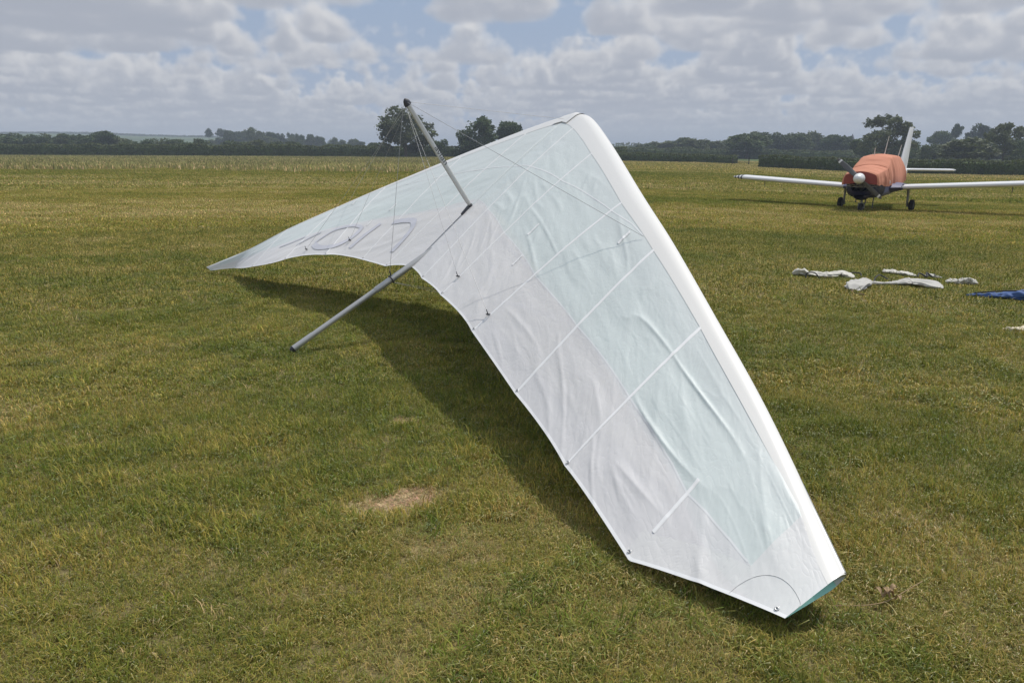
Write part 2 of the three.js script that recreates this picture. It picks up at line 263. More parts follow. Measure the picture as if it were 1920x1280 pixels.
// a tree of unit height and unit width; lobes are [x, y, z, rx, ry, rz]
function crownGeo(seed, lobes, n, size, base, rag = 0.25) {
  const r = rng(seed), soup = leafSoup(), vol = lobes.map((l) => Math.pow(l[3] * l[4] * l[5], 0.66)), tot = vol.reduce((a, b) => a + b, 0);
  const tones = lobes.map(() => 0.78 + 0.44 * r());
  for (let i = 0; i < n; i++) {
    let w = r() * tot, k = 0; while (k < lobes.length - 1 && (w -= vol[k]) > 0) k++;
    const l = lobes[k], th = r() * 6.283, cz = r() * 2 - 1, d = V(Math.sqrt(1 - cz * cz) * Math.cos(th), cz, Math.sqrt(1 - cz * cz) * Math.sin(th));
    const bump = 1 + rag * (f3(d.x * 2.2 + k * 7, d.y * 2.2, d.z * 2.2 + seed, 2) * 1.6), R = Math.pow(0.18 + 0.82 * r(), 0.42) * bump;
    const p = V(l[0] + d.x * l[3] * R, l[1] + d.y * l[4] * R, l[2] + d.z * l[5] * R); if (p.y < 0.02) continue;
    const t = tones[k] * (0.75 + 0.5 * r()), g = r() > 0.85 ? leafGreens[2] : base;
    soup.leaf(p, d, size, [g[0] * t, g[1] * t, g[2] * t], r);
  }
  return soup.geo();
}
function trunkGeo(seed, h, r0, limbs) {
  const r = rng(seed), gs = [rod([0, -0.03, 0], [0.01, h, 0.01], r0, r0 * 0.6, 8)];
  for (const l of limbs) gs.push(rod([0, h * (0.55 + 0.35 * r()), 0], [l[0] * 0.8, l[1], l[2] * 0.8], r0 * 0.45, r0 * 0.12, 6));
  return mergeGeometries(gs);
}
function lobesFor(kind, seed) {
  const r = rng(seed), L = [], add = (n, f) => { for (let i = 0; i < n; i++) L.push(f(i / n, r)); };
  if (kind === 'round') { L.push([0, 0.56, 0, 0.30, 0.30, 0.30]); add(13, () => { const a = r() * 6.28, e = r() * 1.6 - 0.55; return [Math.cos(a) * Math.cos(e) * 0.30, 0.58 + Math.sin(e) * 0.27, Math.sin(a) * Math.cos(e) * 0.30, 0.14 + 0.06 * r(), 0.12 + 0.04 * r(), 0.14 + 0.06 * r()]; }); }
  if (kind === 'tall') { L.push([0, 0.52, 0, 0.28, 0.36, 0.28]); add(15, () => { const a = r() * 6.28, y = 0.2 + 0.68 * r(), w = 0.30 * Math.sqrt(Math.max(0.05, 1 - Math.pow((y - 0.52) / 0.5, 2))); return [Math.cos(a) * w, y, Math.sin(a) * w, 0.13 + 0.05 * r(), 0.11 + 0.04 * r(), 0.13 + 0.05 * r()]; }); }
  if (kind === 'willow') { L.push([0, 0.5, 0, 0.24, 0.30, 0.24]); add(26, () => { const a = r() * 6.28, y = 0.18 + 0.72 * r(), w = 0.36 * Math.sqrt(Math.max(0.1, 1 - Math.pow((y - 0.5) / 0.55, 2))) * (0.75 + 0.4 * r()); return [Math.cos(a) * w, y, Math.sin(a) * w, 0.09 + 0.05 * r(), 0.07 + 0.05 * r(), 0.09 + 0.05 * r()]; }); }
  if (kind === 'airy') { L.push([0, 0.5, 0, 0.16, 0.26, 0.16]); add(30, () => { const a = r() * 6.28, e = Math.asin(r() * 1.75 - 0.75), R = 0.26 + 0.16 * r(); return [Math.cos(a) * Math.cos(e) * R, 0.56 + Math.sin(e) * R * 0.98, Math.sin(a) * Math.cos(e) * R, 0.07 + 0.05 * r(), 0.065 + 0.04 * r(), 0.07 + 0.05 * r()]; }); }
  if (kind === 'pine') { add(5, (t) => [(r() - 0.5) * 0.3, 0.66 + 0.26 * t, (r() - 0.5) * 0.3, 0.26 + 0.12 * r(), 0.06 + 0.04 * r(), 0.26 + 0.12 * r()]); L.push([0, 0.78, 0, 0.36, 0.15, 0.36], [0.05, 0.93, 0, 0.2, 0.07, 0.2]); }
  if (kind === 'cedar') { L.push([0, 0.4, 0, 0.36, 0.38, 0.36], [0.02, 0.72, 0, 0.2, 0.24, 0.2]); add(12, () => { const a = r() * 6.28, y = 0.12 + 0.72 * r(), w = 0.42 * (1 - 0.72 * y); return [Math.cos(a) * w, y, Math.sin(a) * w, 0.15, 0.055, 0.15]; }); }
  if (kind === 'bush') { L.push([0, 0.36, 0, 0.34, 0.42, 0.34]); add(12, () => { const a = r() * 6.28, y = 0.12 + 0.7 * r(), w = 0.36 * Math.sqrt(1 - 0.8 * y * y); return [Math.cos(a) * w, y, Math.sin(a) * w, 0.16 + 0.06 * r(), 0.14 + 0.05 * r(), 0.16 + 0.06 * r()]; }); }
  return L;
}
const TREES = {};
function proto(kind, v) {
  const key = kind + v; if (TREES[key]) return TREES[key];
  const L = lobesFor(kind, 100 + v * 13 + kind.length), big = { round: 6000, tall: 6000, willow: 9000, airy: 4600, pine: 2200, cedar: 3000, bush: 3200 }[kind], sz = { round: 0.029, tall: 0.028, willow: 0.021, airy: 0.024, pine: 0.036, cedar: 0.034, bush: 0.036 }[kind];
  const base = { round: leafGreens[v % 3], tall: leafGreens[(v + 1) % 4], willow: [0.115, 0.135, 0.068], airy: [0.125, 0.145, 0.06], pine: leafGreens[3], cedar: [0.055, 0.08, 0.045], bush: leafGreens[v % 3] }[kind];
  const h = { round: 0.42, tall: 0.3, willow: 0.35, airy: 0.5, pine: 0.9, cedar: 0.3, bush: 0.15 }[kind];
  return TREES[key] = [crownGeo(300 + v * 7 + kind.length * 31, L, big, sz, base, kind === 'willow' ? 0.45 : 0.28), trunkGeo(50 + v, h, kind === 'pine' ? 0.02 : 0.028, L.slice(1, 7))];
}
function tree(kind, v, px, top, width, D, label, group, onHill) {
  const [x, z] = atPx(px, D), y0 = onHill ? Math.max(G(x, z), hillY(x, z)) : G(x, z), yTop = 1.65 + (280 - top) / 1450 * D * 1.03, h = Math.max(1.5, yTop - y0), w0 = width / 1450 * D;
  const t = thing({ bush: 'bushy_tree', pine: 'pine_tree', cedar: 'cedar_tree', willow: 'willow_tree' }[kind] || 'broadleaf_tree', label, kind === 'bush' ? 'bush' : 'tree', [x, y0 - 0.1, z], v * 1.7 + px * 0.013, group), [c, k] = proto(kind, v);
  part('trunk', k, barkMat, t); part('crown', c, foliage, t); if (!c.boundingBox) c.computeBoundingBox(); const bb = c.boundingBox, w = w0 / ((bb.max.x - bb.min.x) * 0.92); t.scale.set(w, h / (bb.max.y * 0.97), w); return t;
}
// the ones that stand out
tree('willow', 0, 761, 208, 118, 190, 'large ragged grey-green willow standing behind the kingpost of the hang glider');
tree('tall', 0, 894, 221, 76, 205, 'tall dense dark green tree with a rounded crown right of the willow', null);
tree('round', 1, 957, 232, 56, 212, 'smaller round tree just above the far wing, right of the tall dense tree', null);
tree('bush', 1, 824, 262, 34, 205, 'small bush-like tree between the willow and the tall dense tree', null);
tree('round', 0, 1402, 252, 82, 262, 'broad oak with its bare trunk showing in the gap between the two hedges');
tree('airy', 0, 1661, 219, 96, 190, 'tall airy tree with sky between its branches, behind the aircraft cabin cover');
tree('pine', 0, 1790, 236, 24, 330, 'lone dark pine with a bare stem rising above the house roofs', null, false);
tree('cedar', 0, 1829, 236, 46, 330, 'dark pointed cedar right of the lone pine', null, false);
tree('cedar', 1, 1850, 243, 40, 335, 'lower dark cedar on the right shoulder of the pointed one', null, false);
tree('round', 3, 1767, 248, 50, 325, 'dark dome-shaped tree left of the lone pine', null, false);
tree('round', 2, 1830, 258, 100, 176, 'large dark dense tree behind the right hand hedge');
tree('airy', 1, 1884, 234, 84, 182, 'light green open-crowned tree near the right edge of the picture');
tree('bush', 0, 1922, 262, 70, 172, 'leafy green tree cut by the right edge of the picture');
tree('round', 4, 186, 247, 62, 240, 'tallest dark tree above the left hedge, alone against the hill');
tree('pine', 1, 393, 244, 15, 560, 'lone small pine on the skyline of the left hill', null, true);
tree('pine', 2, 416, 244, 20, 570, 'flat-topped pine on the left skyline, next to the wooded crest', null, true);
const ORD = ['first', 'second', 'third', 'fourth', 'fifth', 'sixth', 'seventh', 'eighth', 'ninth', 'tenth', 'eleventh', 'twelfth', 'thirteenth', 'fourteenth', 'fifteenth', 'sixteenth', 'seventeenth', 'eighteenth', 'nineteenth', 'twentieth', 'twenty-first', 'twenty-second', 'twenty-third', 'twenty-fourth', 'twenty-fifth', 'twenty-sixth', 'twenty-seventh', 'twenty-eighth', 'twenty-ninth', 'thirtieth', 'thirty-first', 'thirty-second', 'thirty-third', 'thirty-fourth'];
function belt(list, what, group, kinds, widen, D0, D1, seed, onHill) {
  const r = rng(seed), order = list.map((l) => l[0]).sort((a, b) => a - b);
  for (const l of list) { const k = order.indexOf(l[0]); order[k] = NaN; tree(kinds[Math.floor(r() * kinds.length)], Math.floor(r() * 4), l[0], l[1], l[2] * widen, D0 + D1 * r(), ORD[k] + ' from the left ' + what, group, onHill); }
}
// belts of trees
belt([[-60, 256, 90], [-10, 251, 70], [22, 252, 56], [55, 255, 50], [78, 254, 44], [104, 252, 48], [132, 253, 46], [154, 256, 40], [218, 258, 46], [243, 264, 40], [268, 262, 40], [298, 260, 40], [330, 262, 44], [360, 265, 40], [388, 261, 46], [420, 263, 46], [452, 266, 42], [485, 262, 40], [515, 266, 38], [548, 266, 34], [575, 273, 30], [612, 275, 32], [640, 270, 36], [672, 274, 40], [700, 268, 40], [725, 272, 36], [788, 272, 30], [842, 274, 30], [862, 277, 30], [925, 270, 40], [985, 268, 44], [1020, 270, 50]], 'among the bushy trees behind the far left hedge', 'bushy trees behind the far left hedge', ['bush', 'bush', 'bush', 'round'], 1.2, 225, 30, 31, false);
belt([[432, 247, 18], [447, 249, 22], [462, 246, 22], [477, 242, 26], [494, 250, 22], [510, 250, 20], [527, 252, 18], [545, 250, 16], [562, 252, 20], [582, 254, 22], [602, 256, 22], [622, 259, 22], [636, 263, 24], [663, 261, 18], [676, 266, 22], [698, 268, 22], [590, 258, 26], [555, 256, 26], [505, 256, 30], [470, 254, 34], [440, 256, 30], [418, 259, 26], [402, 262, 22], [718, 270, 24]], 'among the trees of the wooded crest on the left hill', 'trees of the wooded crest on the left hill', ['round', 'tall'], 1.2, 430, 60, 32, true);
belt([[1178, 278, 40], [1210, 270, 42], [1236, 266, 40], [1262, 263, 38], [1286, 259, 42], [1308, 260, 44], [1332, 266, 40], [1352, 264, 36], [1372, 261, 36], [1425, 249, 44], [1446, 250, 46], [1468, 252, 50], [1490, 252, 44], [1510, 248, 40], [1524, 252, 34], [1545, 254, 46], [1568, 255, 44], [1590, 263, 40], [1225, 278, 40], [1300, 276, 48], [1345, 278, 50], [1490, 270, 60], [1550, 272, 60], [1590, 275, 50], [1450, 274, 56]], 'in the tree belt between glider nose and aircraft', 'trees of the far belt left of the aircraft', ['round', 'round', 'tall'], 1.25, 285, 40, 33, false);
belt([[1618, 260, 40], [1640, 262, 40], [1700, 265, 50], [1722, 264, 40], [1742, 268, 36], [1700, 284, 50], [1735, 288, 50], [1770, 283, 40], [1790, 270, 60], [1775, 276, 40], [1860, 272, 70], [1900, 280, 70], [1650, 282, 70], [1620, 288, 50], [1790, 296, 40], [1850, 298, 60], [1960, 255, 90], [2020, 262, 80]], 'in the mixed tree belt behind the right hand hedge', 'trees behind the right hand hedge', ['bush', 'round'], 1.2, 205, 60, 34, false);
// hedges: a dense core with leaves all over it
function hedge(pts, h, w, perM, size, label, seed) {
  const r = rng(seed), soup = leafSoup(), c0 = V(...pts[0]), t = thing('hedge', label, 'hedge', pts[0]), core = [];
  for (let i = 0; i + 1 < pts.length; i++) {
    const a = V(...pts[i]), b = V(...pts[i + 1]), d = b.clone().sub(a), len = d.length(), n = V(-d.z, 0, d.x).normalize(); if (n.z < 0) n.multiplyScalar(-1);
    for (let k = 0; k < len * perM; k++) {
      const u = r(), p = a.clone().lerp(b, u).sub(c0), al = i * 50 + u * len, hh = h * (1 + 0.16 * f2(al / 3.5, seed, 3)), f = r(); let q;
      const side = r() < 0.8 ? 1 : -1;
      if (f < 0.62) { const y = r(); q = p.clone().addScaledVector(n, side * w * (0.5 + 0.07 * n2(al / 1.2, y * 3))); q.y += y * hh; soup.leaf(q, n.clone().multiplyScalar(side), size, mul(leafGreens[r() > 0.75 ? 2 : 0], 0.7 + 0.6 * r()), r); } else { q = p.clone().addScaledVector(n, (r() - 0.5) * w); q.y += hh * (0.93 + 0.12 * r()); soup.leaf(q, V(0, 1, 0), size, mul(leafGreens[r() > 0.55 ? 2 : 4], 0.8 + 0.5 * r()), r); }
    }
    const m = Math.max(2, Math.round(len / 2));
    core.push(grid(m, 4, (u, v) => { const p = a.clone().lerp(b, u).sub(c0), al = i * 50 + u * len, hh = h * (0.93 + 0.15 * f2(al / 3.5, seed, 3)), prof = [[0.33, -0.3], [0.33, 0.8], [0, 0.88], [-0.33, 0.8], [-0.33, -0.3]][Math.round(v * 4)]; p.addScaledVector(n, prof[0] * w); p.y += prof[1] * hh; return p; }));
  }
  part('branches', mergeGeometries(core), new THREE.MeshStandardMaterial({ color: new THREE.Color().setRGB(0.094, 0.132, 0.034), roughness: 1, side: THREE.DoubleSide }), t);
  part('leaves', soup.geo(), foliage, t); return t;
}
const mul = (c, k) => [c[0] * k, c[1] * k, c[2] * k];
const along = (list) => list.map(([px, D]) => { const [x, z] = atPx(px, D); return [x, G(x, z), z]; });
hedge(along([[-330, 180], [-60, 186], [240, 192], [480, 198], [700, 204], [900, 208], [1060, 206], [1175, 200]]), 2.75, 2, 100, 0.25, 'long trimmed hedge along the far left edge of the field', 3);
hedge(along([[1160, 178], [1260, 172], [1384, 165]]), 1.7, 1.6, 80, 0.21, 'low distant hedge between the glider nose and the field gap', 4);
hedge(along([[1428, 139], [1560, 132], [1700, 127], [1860, 121], [2050, 116], [2300, 112]]), 2.0, 2.2, 150, 0.19, 'thick near hedge running behind the aircraft to the right edge', 5);
hedge([...Array(14)].map((_, i) => { const px = -200 + i * 55, [x, z] = atPx(px, 1180); return [x, hillY(x, z) - 0.4, z]; }), 2.9, 4, 6, 0.9, 'dark hedge line along the crest of the left hill', 6);
hedge([...Array(5)].map((_, i) => { const px = 500 + i * 45, [x, z] = atPx(px, 700); return [x, hillY(x, z) - 0.3, z]; }), 2.4, 3, 6, 0.8, 'hedge line on the green slope below the wooded crest', 7);
hedge([...Array(6)].map((_, i) => { const px = 1130 + i * 22, [x, z] = atPx(px, 620); return [x, hillY(x, z) - 0.3, z]; }), 7, 9, 9, 1.1, 'low wood on the horizon just right of the glider nose', 8);
hedge(along([[1150, 276], [1280, 272], [1400, 268], [1520, 262], [1640, 256]]), 3.0, 3, 40, 0.34, 'scrubby hedge at the foot of the far belt of trees', 9);
// field gate in the gap
{
  const [x, z] = atPx(1391, 158), y = G(x, z), t = thing('field_gate', 'dark field gate in the gap between the two right hand hedges', 'gate', [x, y, z], 0.15), m = std(0.055, 0.05, 0.045, 0.9);
  for (const s of [-1.75, 1.75]) part('post', rod([s, -0.2, 0], [s, 1.3, 0], 0.1, 0.09, 8), m, t);
  for (let k = 0; k < 5; k++) part('rail', rod([-1.7, 0.25 + 0.2 * k, 0], [1.7, 0.25 + 0.2 * k, 0], 0.025, 0.025, 6), m, t);
}
// house roofs and a spire between the trees
function house(px, D, yRidge, w, turn, label, roofC, wallC) {
  const [x, z] = atPx(px, D), y = G(x, z), rid = 1.65 + (280 - yRidge) / 1450 * D * 1.03 - y, t = thing('house', label, 'house', [x, y, z], turn), dp = 6, ev = rid - 2.3;
  const sh = new THREE.Shape(); sh.moveTo(-dp / 2, 0); sh.lineTo(dp / 2, 0); sh.lineTo(dp / 2, ev); sh.lineTo(0, rid - 0.12); sh.lineTo(-dp / 2, ev); sh.closePath();
  const g = new THREE.ExtrudeGeometry(sh, { depth: w, bevelEnabled: false }); g.rotateY(Math.PI / 2); g.translate(-w / 2, 0, 0); part('wall', g, std(...wallC, 0.9), t);
  const rm = std(...roofC, 0.7);
  for (const s of [-1, 1]) { const b = new THREE.BoxGeometry(w + 0.6, 0.14, Math.hypot(dp / 2 + 0.4, 2.5)); b.rotateX(s * Math.atan2(2.4, dp / 2 + 0.2)); b.translate(0, (rid + ev) / 2 - 0.05, s * (dp / 4 + 0.1)); part('roof', b, rm, t); }
  part('chimney', new THREE.BoxGeometry(0.7, 1.4, 0.7).translate(w * 0.3, rid + 0.25, 0), std(0.3, 0.2, 0.16, 0.9), t);
  for (let k = 0; k < 3; k++) { part('window', new THREE.BoxGeometry(1.1, 1.2, 0.08).translate((k - 1) * w * 0.28, ev * 0.55, dp / 2 + 0.03), std(0.05, 0.06, 0.08, 0.2), t); }
}
house(1757, 300, 278, 13, 0.3, 'house with a pale grey roof half hidden among the trees under the lone pine', [0.52, 0.53, 0.55], [0.42, 0.30, 0.24]);
house(1729, 306, 279, 9, -0.2, 'smaller pale roofed house right of the aircraft tail fin', [0.50, 0.52, 0.55], [0.55, 0.53, 0.50]);
{
  const D = 420, [x, z] = atPx(1597, D), y = G(x, z), top = 1.65 + (280 - 253) / 1450 * D * 1.03 - y, t = thing('church_tower', 'dark pointed spire peeping over the trees left of the aircraft cabin', 'tower', [x, y, z]);
  part('tower', new THREE.BoxGeometry(3.2, top - 5, 3.2).translate(0, (top - 5) / 2, 0), std(0.16, 0.15, 0.15, 0.9), t);
  part('spire', new THREE.ConeGeometry(2.1, 5, 8).translate(0, top - 2.5, 0), std(0.08, 0.08, 0.095, 0.8), t);
}

// ---------------------------------------------------------------- the hang glider
const KP_TOP = V(-0.888, 2.046, -6.73);
{
  const base = V(-0.4, 0, -7), gl = thing('hang_glider', 'white and mint green hang glider parked nose up on the grass, wingtips touching the ground', 'hang glider', base.toArray());
  const LN = [[0.697, 2.004, -8.1], [0.77, 1.941, -7.647], [0.838, 1.698, -6.698], [0.916, 1.351, -5.525], [0.99, 1.109, -4.796], [1.074, 0.795, -3.955], [1.147, 0.52, -3.281], [1.205, 0.17, -2.498]];
  const TN = [[-0.915, 0.68, -6.803], [-0.822, 0.672, -6.508], [-0.763, 0.66, -6.267], [-0.634, 0.645, -5.939], [-0.557, 0.615, -5.733], [-0.382, 0.57, -5.274], [-0.283, 0.505, -4.993], [-0.105, 0.41, -4.452], [0.003, 0.335, -4.162], [0.147, 0.28, -3.723], [0.24, 0.225, -3.383], [0.331, 0.165, -3.165], [0.462, 0.075, -2.774], [0.702, 0.09, -2.577], [0.941, 0.095, -2.35]];
  const LF = [[0.697, 2.004, -8.1], [0.345, 1.906, -8.382], [-0.42, 1.634, -8.9], [-1.415, 1.248, -9.445], [-2.06, 0.988, -9.742], [-2.832, 0.671, -10.049], [-3.442, 0.389, -10.286], [-4.194, 0.08, -10.546]];
  const TF = [[-0.915, 0.68, -6.803], [-1.07, 0.65, -7.082], [-1.217, 0.61, -7.258], [-1.361, 0.61, -7.476], [-1.532, 0.605, -7.744], [-1.801, 0.6, -8.071], [-2.013, 0.585, -8.23], [-2.352, 0.52, -8.64], [-2.63, 0.445, -8.839], [-2.897, 0.36, -9.047], [-3.211, 0.27, -9.447], [-3.467, 0.19, -9.853], [-3.719, 0.125, -10.244], [-3.9, 0.095, -10.34], [-4.10, 0.062, -10.43]];
  function Wing(Lp, Tp, sg) {
    const Lv = Lp.map((p) => V(...p)), Tv = Tp.map((p) => V(...p));
    const L = (s) => { const i = Math.min(6, Math.floor(s)), t = s - i, p = (k) => k < 0 ? Lv[0].clone().multiplyScalar(2).sub(Lv[1]) : k > 7 ? Lv[7].clone().multiplyScalar(2).sub(Lv[6]) : Lv[k]; const a = p(i - 1), b = p(i), c = p(i + 1), d = p(i + 2), o = V(0, 0, 0); for (const x of ['x', 'y', 'z']) o[x] = b[x] + 0.5 * t * (c[x] - a[x] + t * (2 * a[x] - 5 * b[x] + 4 * c[x] - d[x] + t * (3 * (b[x] - c[x]) + d[x] - a[x]))); return o; };
    const T = (s) => { const i = Math.min(6, Math.floor(s)), t = s - i, a = Tv[2 * i], m = Tv[2 * i + 1], b = Tv[2 * i + 2], o = V(0, 0, 0); for (const x of ['x', 'y', 'z']) { const c = 2 * m[x] - 0.5 * (a[x] + b[x]); o[x] = (1 - t) * (1 - t) * a[x] + 2 * t * (1 - t) * c + t * t * b[x]; } return o; };
    const c0 = Tv[0].clone().sub(Lv[0]).normalize(), nRoot = V(0, 1, 0).addScaledVector(c0, -c0.y).normalize();
    const cum = [0]; for (let i = 1; i <= 70; i++) cum.push(cum[i - 1] + L(i / 10).distanceTo(L((i - 1) / 10)));
    const span = (s) => table([...cum.keys()].map((k) => k / 10), cum, s);
    const chord = (s) => L(s).distanceTo(T(s));
    const cache = new Map();
    function frame(s) {
      if (cache.has(s)) return cache.get(s);
      const l = L(s), t = T(s), c = t.clone().sub(l), len = c.length(); c.divideScalar(len);
      const d = L(Math.min(7, s + 0.05)).sub(L(Math.max(0, s - 0.05))), n = d.cross(c).normalize(); if (n.y < 0) n.multiplyScalar(-1);
      n.lerp(nRoot, smooth(0.9, 0, s)).normalize();
      const o = { l, c, n, len, a: Math.min(lerp(0.15, 0.075, s / 7), 0.35 * len), b: lerp(0.10, 0.034, s / 7), S: span(s) }; cache.set(s, o); return o;
    }
    function wrinkle(s, S, q, C) {
      const m = smooth(0.10, 0.19, q) * (0.4 + 0.6 * Math.abs(Math.sin(Math.PI * s))) * smooth(0, 0.25, s) * smooth(7, 6.6, s);
      const free = 0.55 + 0.65 * smooth(0.5, 6, s), w1 = C + 0.10 * S, w2 = C - 0.32 * S;
      const ridge = (x) => { const v = 1 - Math.min(1, Math.abs(x) * 3.4); return v * v; };
      const r1 = ridge(n2(w1 / 0.30 + sg * 3, S / 1.3 + sg * 9)) * smooth(-0.3, 0.4, n2(w1 / 0.5 + 5, S / 0.7)), r2 = ridge(n2(w2 / 0.34 + 7, S / 0.9 + sg)) * smooth(0.0, 0.5, n2(C / 0.6 + 2, S / 0.8 + 3));
      const r3 = ridge(n2((C + 0.16 * S) / 0.16 + 31, S / 1.5 + sg * 5)) * smooth(0.05, 0.45, n2(C / 0.45 + 9, S / 0.8 + sg * 2)), r4 = ridge(n2((C - 0.2 * S) / 0.13 + 51, S / 0.8 + sg * 3)) * smooth(0.1, 0.5, n2(C / 0.35 + 19, S / 0.5 + 7));
      return m * free * (1 - 0.6 * smooth(0.9, 1, q)) * (0.0055 * r1 + 0.004 * r2 + 0.0075 * r3 + 0.0050 * r4 + 0.006 * n2(w1 / 0.26, S / 1.1 + 4) + 0.0030 * n2(w1 / 0.09 + 3, S / 0.5) + 0.0010 * ridge(n2((C + 0.05 * S) / 0.05 + 71, S / 0.5)) + 0.0009 * ridge(n2((C - 0.25 * S) / 0.045 + 91, S / 0.3))) + smooth(0.1, 0.2, q) * smooth(7, 6.7, s) * 0.0018 * f2(C / 0.07, S / 0.16, 3);
    }
    function P(s, q, off = 0, plain) {
      const f = frame(s), x = Math.abs(q) * f.len, { a, b, len } = f; let n;
      if (q >= 0) { n = x < a ? b * Math.sqrt(Math.max(0, 1 - ((a - x) / a) ** 2)) : b * Math.pow(Math.max(0, 1 - (x - a) / (len - a)), 1.15) + 0.016 * len * Math.sin(Math.PI * Math.pow((x - a) / (len - a), 0.8)); if (!plain) n += wrinkle(s, f.S, q, x); } else { const e = lerp(0.62, 1.0, smooth(5.8, 7, s)) * len; n = x < a ? -b * Math.sqrt(Math.max(0, 1 - ((a - x) / a) ** 2)) : -b * Math.max(0, 1 - (x - a) / (e - a)); if (x > a && e < len * 0.99) n += 0.02 * Math.sin(Math.PI * clamp((x - a) / (e - a))); }
      return f.l.clone().addScaledVector(f.c, x).addScaledVector(f.n, n - 0.45 * b + off).sub(base);
    }
    return { L, T, P, frame, chord, span };
  }
  const near = Wing(LN, TN, 1), far = Wing(LF, TF, -1);
  const crink = greyTex(1024, (u, v) => { const w = 0.06 * per2(u * 6, v * 6, 6); const R = (p, a, b) => 1 - Math.abs(per2((u + w) * a, (v + w) * b, p)); return 0.42 + 0.10 * Math.pow(R(24, 24, 24), 4) + 0.09 * Math.pow(R(40, 40, 40), 5) + 0.05 * per2(u * 90, v * 90, 90); });
  const sailMat = (r, g, b, rough, t = 0.22) => new THREE.MeshPhysicalMaterial({ color: new THREE.Color().setRGB(r, g, b), roughness: rough, transmission: t, thickness: 0, ior: 1.4, bumpMap: crink, bumpScale: 0.004, side: THREE.DoubleSide });
  const M = { mint: sailMat(0.765, 0.812, 0.80, 0.5, 0.18), pale: sailMat(0.825, 0.812, 0.815, 0.5, 0.18), tip: sailMat(0.83, 0.822, 0.812, 0.5, 0.15), seam: std(0.76, 0.77, 0.77, 0.6), mylar: std(0.785, 0.77, 0.735, 0.34), teal: std(0.45, 0.84, 0.73, 0.6), tape: std(0.87, 0.87, 0.865, 0.5), letter: std(0.60, 0.605, 0.655, 0.6), alloy: new THREE.MeshStandardMaterial({ color: new THREE.Color().setRGB(0.52, 0.52, 0.505), metalness: 0.6, roughness: 0.42 }), dark: std(0.05, 0.05, 0.06, 0.5), wire: new THREE.MeshStandardMaterial({ color: new THREE.Color().setRGB(0.42, 0.42, 0.42), metalness: 0.5, roughness: 0.5 }), steel: new THREE.MeshStandardMaterial({ color: new THREE.Color().setRGB(0.5, 0.5, 0.5), metalness: 0.9, roughness: 0.3 }) };
  const VB = (s) => table([0, 1.6, 2.35, 3.1, 4.05, 5, 5.4, 5.8, 6.2, 6.45, 6.65], [0.62, 0.64, 0.64, 0.63, 0.61, 0.59, 0.583, 0.588, 0.62, 0.665, 0.72], s), QP = (s) => table([0, 1, 2, 5, 6, 6.6, 7], [0.11, 0.115, 0.115, 0.112, 0.125, 0.15, 0.34], s), QS = (s) => lerp(0.86, 0.73, clamp((s - 5.95) / 0.7));
  function sheet(w, s0, s1, qa, qb, nu, nv, off = 0, plain = false, pow = 1) { return grid(nu, nv, (u, v) => { const s = lerp(s0, s1, u), a = qa(s), b = qb(s); let q; if (pow === 2) { const x0 = -Math.sqrt(-a), x1 = Math.sqrt(b), x = lerp(x0, x1, v); q = Math.sign(x) * x * x; } else q = lerp(a, b, v); return w.P(s, q, off, plain); }, (u, v) => { const s = lerp(s0, s1, u); return [w.span(s) / 1.4, lerp(qa(s), qb(s), v) * w.chord(s) / 1.4]; }); }
  const K = (x) => () => x, SEAM = [[0.06, 0.415], [0.55, 0.40], [1.25, 0.365], [2.1, 0.295], [2.5, 0.24], [2.9, 0.185], [3.4, 0.13], [3.7, 0.118]];
  for (const w of [near, far]) {
    const d = w === near ? 1 : 0.6, n = (x) => Math.round(x * d);
    part('mint_sail_panel', sheet(w, 0, 6.65, (s) => QP(s) - 0.006, VB, n(460), n(80)), M.mint, gl).userData.label = 'pale mint green sail cloth';
    part('pale_sail_panel', sheet(w, 0, 5.95, VB, K(1), n(420), n(60)), M.pale, gl).userData.label = 'whitish sail cloth along the trailing edge';
    part('pale_sail_panel', sheet(w, 5.95, 6.65, VB, QS, n(50), n(40)), M.pale, gl);
    part('tip_panel', sheet(w, 5.95, 6.65, QS, K(1), n(50), n(30), 0.001), M.tip, gl);
    part('tip_panel', sheet(w, 6.65, 7, (s) => QP(s) - 0.01, K(1), n(40), n(60), 0.001), M.tip, gl);
    part('leading_edge', sheet(w, 0, 7, K(-0.13), QP, n(240), 40, 0.002, true, 2), M.mylar, gl).userData.label = 'smooth bright white rolled leading edge';
    part('lower_panel', sheet(w, 0.1, 7, K(-0.125), (s) => -lerp(0.61, 0.99, smooth(5.8, 7, s)), n(80), 12, 0), M.teal, gl).userData.label = 'bright aqua green underside cloth';
    // battens, each in its own pocket
    const strip = (s, q0, q1, wd, off, m, nm) => part(nm, grid(36, 4, (u, v) => { const q = lerp(q0, q1, u), ds = wd / Math.max(0.3, w.span(Math.min(7, s + 0.5)) - w.span(Math.max(0, s - 0.5))) * (v - 0.5); const p = w.P(clamp(s + ds, 0, 7), q, off + 0.0025 * Math.sin(Math.PI * v)); return p; }), m, gl);
    for (const s of [1, 2, 3, 4, 5]) { strip(s, QP(s) - 0.004, 0.985, 0.026, 0.0008, M.tape, 'batten_pocket'); }
    strip(6, 0.52, 0.84, 0.020, 0.0008, M.tape, 'batten_pocket');
    for (const [s, a, b] of [[2.35, 0.5, 0.57], [2.55, 0.64, 0.70], [3.5, 0.16, 0.24]]) strip(s, a, b, 0.03, 0.003, M.tape, 'repair_tape');
